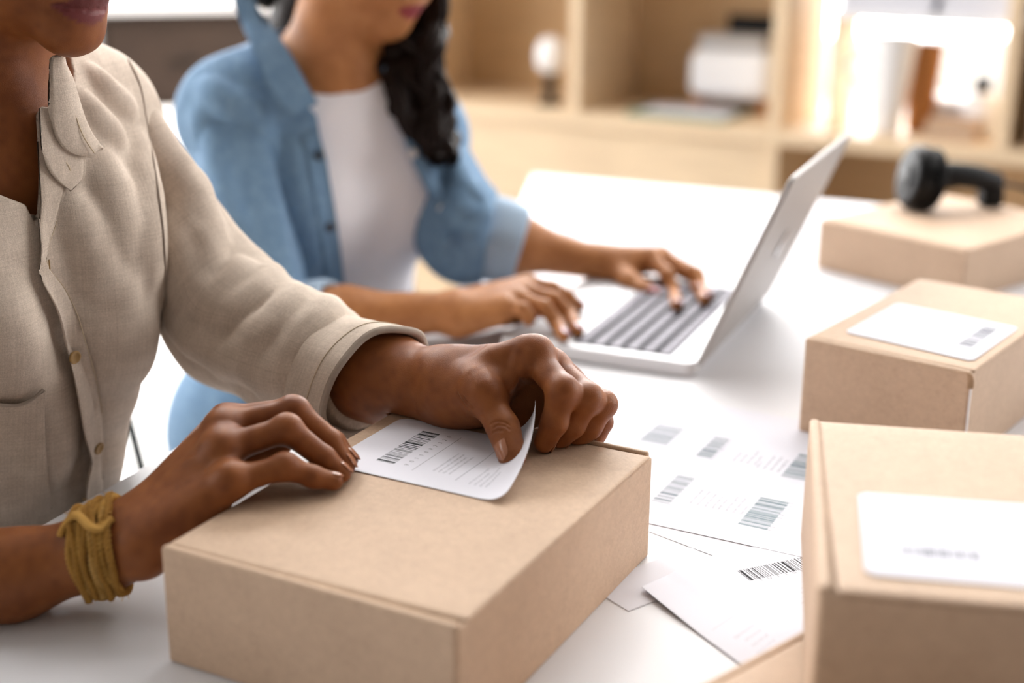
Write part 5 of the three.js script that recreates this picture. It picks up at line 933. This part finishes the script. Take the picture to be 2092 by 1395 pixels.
  const neckline = [[300, -400], [1100, -400], [775, 60], [752, 112], [738, 150], [712, 184], [680, 194], [648, 192], [622, 188], [596, 150], [540, 40]];
  const teeF = (x, y, z) => { const p = V(x, y, z), [px, py] = toPx(p); return Math.max(teeF0(x, y, z) + .0012 * (NS(x * 30, y * 14, z * 30) - .5), p.clone().sub(ax).dot(F) > -.03 ? -polyDist(neckline, px, py) * depthOf(p) / FPX : -cap(neck0, neck1, .07, .06).f(x, y, z), P(0, -.30, 0).y - y); };
  const [tl, th] = bounds(torso(.003), .01);
  const tee = part('top', uvBox(nets(teeF, tl, th, .0055)), M.tee, t, 'plain white round-necked top');

  // ── denim shirt, worn open ──
  const g = .016, denPr = [...torso(g), ell(P(-.06, -.30, -.04), .15, .13, .14, L, U, F, .05)], chestF = field(denPr);
  const slR = [cap(shR.clone().addScaledVector(U, .003), elbowR, .055, .056, .03), cap(elbowR, at(640, 668, 1.51), .056, .048, .03)];
  const slL = [cap(shL.clone().addScaledVector(U, .003), elbowL, .053, .055, .03), cap(elbowL, at(1000, 488, 1.705), .055, .050, .03)];
  const fo = A.foldsOn, dF = fo(chestF, [
    [[[520, 250], [545, 340], [580, 460], [590, 580]], .012, .02, .35], [[[470, 280], [500, 380], [540, 480], [545, 600]], .012, .02, .35], [[[430, 300], [455, 400], [480, 480]], .011, .02, .4], [[[600, 300], [620, 420], [640, 560]], .010, .018, .4], [[[860, 330], [890, 420], [915, 500]], .008, .016, .4],
    [[[420, 180], [460, 210], [520, 225]], .009, .02, .5], [[[405, 240], [430, 300], [440, 380]], .010, .02, .4],
  ]), rF = fo(field(slR), [[[[380, 260], [400, 360], [440, 460]], .010, .018, .4], [[[420, 250], [450, 380], [480, 480]], .010, .018, .4]]), lF = fo(field(slL), [[[[925, 310], [950, 380], [985, 420]], .009, .016, .4], [[[935, 400], [960, 440], [1000, 440]], .009, .014, .35], [[[920, 450], [950, 480], [985, 470]], .008, .014, .35]]);
  const openD = [[540, -500], [900, -500], [770, 100], [800, 205], [842, 330], [885, 420], [905, 480], [905, 540], [885, 640], [860, 900], [716, 900], [708, 640], [695, 500], [682, 420], [668, 330], [655, 285], [646, 235], [600, 190], [540, 60]];
  const denRaw = field([...denPr, ...dF]), wrk = (x, y, z) => .0022 * (NS(x * 22, y * 12, z * 22) - .5) + .0012 * (NS(x * 60, y * 34, z * 60) - .5);
  const dn = (x, y, z) => { const p = V(x, y, z), f = p.clone().sub(ax).dot(F), [px, py] = toPx(p); return Math.max(denRaw(x, y, z) + wrk(x, y, z), f > -.02 ? -polyDist(openD, px, py) * depthOf(p) / FPX : -1, -cap(neck0, H(0, .02, -.06), .062, .062).f(x, y, z), P(0, -.40, 0).y - y); };
  const [dl, dh] = bounds([...denPr, ...dF], .012);
  const den = part('denim_shirt', uvBox(nets(dn, dl, dh, .0048)), M.denim, t, 'open blue denim shirt');
  const sleeve = (pr, end, dir, h) => { const f = field(pr), [a, b] = bounds(pr, .012); part('sleeve', uvBox(nets((x, y, z) => Math.max(f(x, y, z) + wrk(x, y, z), V(x, y, z).sub(end).dot(dir), -(chestF(x, y, z) + .012)), a, b, h)), M.denim, den); };
  const dR = at(700, 652, 1.495).sub(elbowR).normalize(), dL = at(1040, 496, 1.70).sub(elbowL).normalize();
  sleeve([...slR, ...rF], at(640, 668, 1.51), dR, .0052); sleeve([...slL, ...lF], at(1000, 488, 1.705), dL, .005);
  // rolled cuff on the far arm and on the near one
  const cuffAt = (c0, c1, r0, r1) => { const d = c1.clone().sub(c0).normalize(), s = d.clone().cross(U).normalize(), u = s.clone().cross(d), len = c0.distanceTo(c1), prof = [[-.2, r0 - .006], [0, r0], [.5, (r0 + r1) / 2 + .003], [.95, r1 + .001], [1.0, r1 - .0015], [.97, r1 - .004], [.3, r1 - .005]]; const w = walk(prof.map(([x, y]) => V(x, y, 0))); const f = (a, v) => { const p = w(clamp(v, 0, 1)), th = a * Math.PI * 2, r = p.y * (1 + .035 * Math.sin(3 * th + 1) + .02 * Math.sin(6 * th)); return c0.clone().addScaledVector(d, p.x * len + .002 * Math.sin(2 * th)).addScaledVector(s, Math.cos(th) * r).addScaledVector(u, Math.sin(th) * r); }; return sheet(f, 56, 30, .0016); };
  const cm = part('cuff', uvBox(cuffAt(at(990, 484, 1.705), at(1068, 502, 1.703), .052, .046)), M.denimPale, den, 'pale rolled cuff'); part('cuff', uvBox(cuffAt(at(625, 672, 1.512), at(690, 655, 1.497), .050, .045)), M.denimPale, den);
  // collar leaf, plackets, buttons
  const both = field([...torso(g), ...neckP]), on = (f) => (px, py, off = 0) => { const d = hit(f, px, py) ?? 1.6, p = at(px, py, d); return p.addScaledVector(normalAt(f, p, .006), off); }, Bo = on(both), C = on(denRaw);
  const patch = (f, a, b, n, m, thick) => { const A1 = walk(a.map(([x, y, o]) => V(x, y, o * 1e4))), B1 = walk(b.map(([x, y, o]) => V(x, y, o * 1e4))); const rows = []; for (let i = 0; i <= n; i++) { const p = A1(i / n), q = B1(i / n); rows.push(Array.from({ length: m + 1 }, (_, j) => { const k = p.clone().lerp(q, j / m); return f(k.x, k.y, k.z / 1e4); })); } const gg = (u, v) => { const x = clamp(u, 0, 1) * m, y = clamp(v, 0, 1) * n, j = Math.min(m - 1, Math.floor(x)), i = Math.min(n - 1, Math.floor(y)); return rows[i][j].clone().lerp(rows[i + 1][j], y - i).lerp(rows[i][j + 1].clone().lerp(rows[i + 1][j + 1], y - i), x - j).add(V(u < 0 ? u : u > 1 ? u - 1 : 0, v < 0 ? v : v > 1 ? v - 1 : 0, 0)); }; return uvBox(sheet(gg, m * 2, n * 2, thick)); };
  part('collar', patch(Bo, [[530, -22, .014], [536, 15, .015], [560, 66, .016], [592, 122, .014], [622, 175, .012], [646, 214, .012]], [[478, -20, .018], [486, 25, .020], [505, 90, .020], [528, 155, .016], [556, 215, .016], [592, 243, .018]], 18, 8, .003), M.denim, den, 'pale collar leaf standing at the neck');
  part('placket', patch(C, [[650, 270, .004], [664, 330, .004], [680, 420, .004], [694, 520, .004], [706, 620, .004]], [[618, 275, .002], [630, 335, .002], [646, 425, .002], [660, 525, .002], [672, 620, .002]], 18, 4, .002), M.denim, den);
  part('placket', patch(C, [[806, 215, .004], [846, 330, .004], [888, 420, .004], [908, 500, .004]], [[828, 210, .002], [868, 320, .002], [908, 410, .002], [926, 490, .002]], 18, 4, .002), M.denim, den);
  const btn = new THREE.CylinderGeometry(.0058, .0058, .0022, 20);
  for (const [x, y] of [[648, 320], [668, 462]]) { const p = C(x, y, .006), n = normalAt(chestF, p, .01), b = part('button', btn, M.buttonDark, den); b.quaternion.setFromUnitVectors(V(0, 1, 0), n); b.position.copy(p); }
  for (const [x, y] of [[838, 315], [898, 425]]) { const p = C(x, y, .006), n = normalAt(chestF, p, .01), b = part('button', btn, M.whiteSoft, den); b.quaternion.setFromUnitVectors(V(0, 1, 0), n); b.position.copy(p); }
  const legsF = field(legs(.012)), [l3, h3] = bounds(legs(.012), .01); part('jeans', uvBox(nets((x, y, z) => Math.max(legsF(x, y, z) + .012 * (NS(x * 13, y * 9, z * 13) - .5) + wrk(x, y, z), .10 - y), l3, h3, .009)), M.jeans, t);
  for (const s of [[.11, .30], [-.12, .28]]) { const b = P(s[0], 0, s[1]); part('shoe', uvBox(nets(field([cap(V(b.x, .05, b.z).addScaledVector(F, -.04), V(b.x, .035, b.z).addScaledVector(F, .12), .045, .034, .02)]), V(b.x - .25, .002, b.z - .25), V(b.x + .25, .14, b.z + .25), .008)), M.whiteSoft, t); }

  // ── long dark wavy hair: a cap over the skull and many locks ──
  const hairP = [ell(H(0, .148, -.098), .082, .102, .098, HL, HU, HF, .02), cap(H(0, .06, -.15), P(-.01, .17, -.05), .045, .045, .04), ell(H(0, .085, .022), .066, .092, .075, HL, HU, HF, .012, true), ell(H(-.02, .02, -.06), .075, .055, .07, HL, HU, HF, .02, true)], hf = field(hairP);
  const hair = part('hair', nets((x, y, z) => { const q = V(x, y, z).sub(chin); return hf(x, y, z) + .0009 * Math.sin(Math.atan2(q.dot(HL), q.dot(HU) - .12) * 70 + 3 * NS(x * 40, y * 40, z * 40)); }, ...bounds(hairP), .005), M.hair, t, 'long dark wavy hair');
  const R = rng(23), locks = (list, n, r0, spread) => { for (let k = 0; k < n; k++) { const q = list.map(([x, y, d], i) => at(x + (R() - .5) * spread[i], y + (R() - .5) * 14, d + (R() - .5) * .05)), cv = new THREE.CatmullRomCurve3(q), ph = R() * 6, fr = 15 + R() * 7, am = .007 + R() * .009, pts = []; for (let i = 0; i <= 40; i++) { const s = i / 40, p = cv.getPointAt(s); pts.push(p.addScaledVector(AX, am * s * Math.sin(s * fr + ph)).addScaledVector(AZ, am * s * Math.cos(s * fr + ph))); } const c2 = new THREE.CatmullRomCurve3(pts), strands = []; for (let w = 0; w < 6; w++) { const a = w / 6 * 6.28 + R(), rr = r0 * (.5 + .5 * R()); const sp = pts.map((p, i) => { const s = i / 40, e = rr * (1 - .75 * s * s); return p.clone().addScaledVector(AX, Math.cos(a + s * 5) * e).addScaledVector(AZ, Math.sin(a + s * 5) * e); }); strands.push(new THREE.TubeGeometry(new THREE.CatmullRomCurve3(sp), 44, r0 * (.42 + .2 * R()), 6)); } part('lock', strands, M.hair, hair); } };
  locks([[770, -70, 1.70], [800, 20, 1.675], [815, 110, 1.655], [850, 200, 1.65], [885, 280, 1.65], [905, 325, 1.65]], 34, .010, [60, 100, 120, 90, 50, 24]);
  locks([[880, -60, 1.66], [892, 30, 1.65], [880, 110, 1.645], [885, 200, 1.65], [900, 290, 1.655]], 14, .007, [30, 26, 34, 60, 40]);
  locks([[790, 60, 1.675], [775, 105, 1.66], [812, 170, 1.65], [850, 240, 1.65], [892, 320, 1.65]], 18, .008, [40, 44, 50, 50, 30]);
  locks([[600, -150, 1.66], [568, -80, 1.67], [548, -30, 1.675], [545, 2, 1.675]], 12, .008, [40, 36, 30, 24]);
}
{ // seats
  const stool = (label, x, z, turn, seatY) => { const t = thing('stool', label, 'stool', V(x, 0, z), turn); part('seat', box(.36, .04, .34, 0, seatY - .04, 0, .015, 3), M.birch, t); for (const sx of [-1, 1]) for (const sz of [-1, 1]) part('leg', new THREE.TubeGeometry(new THREE.LineCurve3(V(sx * .14, seatY - .03, sz * .13), V(sx * .20, 0, sz * .18)), 2, .010, 10), M.darkSteel, t); part('footrest', [box(.36, .014, .014, 0, .18, .165), box(.36, .014, .014, 0, .18, -.165)], M.darkSteel, t); };
  const a = A.P(0, 0, -.06), b = at(690, 430, 1.76);
  stool('birch stool with dark steel legs under the woman in linen', a.x, a.z, -.6, A.P(0, -.36, 0).y - .12);
  // chair of the woman in denim: the rear post leans back past her
  const t = thing('chair', 'dark steel chair with a birch seat under the woman in denim', 'chair');
  const p1 = at(264, 860, 1.85), p2 = at(302, 1005, 1.85), d = p1.clone().sub(p2), upTo = (y) => p2.clone().addScaledVector(d, (y - p2.y) / d.y);
  const fwd = V(Math.cos(rad(40)), 0, Math.sin(rad(40))), lat = V(fwd.z, 0, -fwd.x), tube = (q, r) => new THREE.TubeGeometry(new THREE.CatmullRomCurve3(q), 24, r, 10);
  for (const k of [0, 1]) { const o = lat.clone().multiplyScalar(.36 * k); part('rear_post', tube([upTo(.0).add(o), upTo(.45).add(o), upTo(.84).add(o)], .0075), M.darkSteel, t); const f = upTo(.44).add(o).addScaledVector(fwd, .36); part('leg', tube([f, f.clone().setY(.22).addScaledVector(fwd, .02), f.clone().setY(0).addScaledVector(fwd, .03)], .0075), M.darkSteel, t); part('side_rail', tube([upTo(.43).add(o), f], .0075), M.darkSteel, t); }
  part('backrest', tube([upTo(.80), upTo(.80).addScaledVector(lat, .18).addScaledVector(fwd, -.03), upTo(.80).addScaledVector(lat, .36)], .012), M.darkSteel, t);
  const sc = upTo(.44).addScaledVector(lat, .18).addScaledVector(fwd, .19), sg = box(.38, .022, .37, 0, 0, 0, .01, 3); sg.rotateY(-rad(40)); sg.translate(sc.x, .432, sc.z); part('seat', sg, M.birch, t);
}
scene.traverse((o) => { if (o.isMesh) { o.castShadow = true; o.receiveShadow = true; } });
renderer.render(scene, camera);
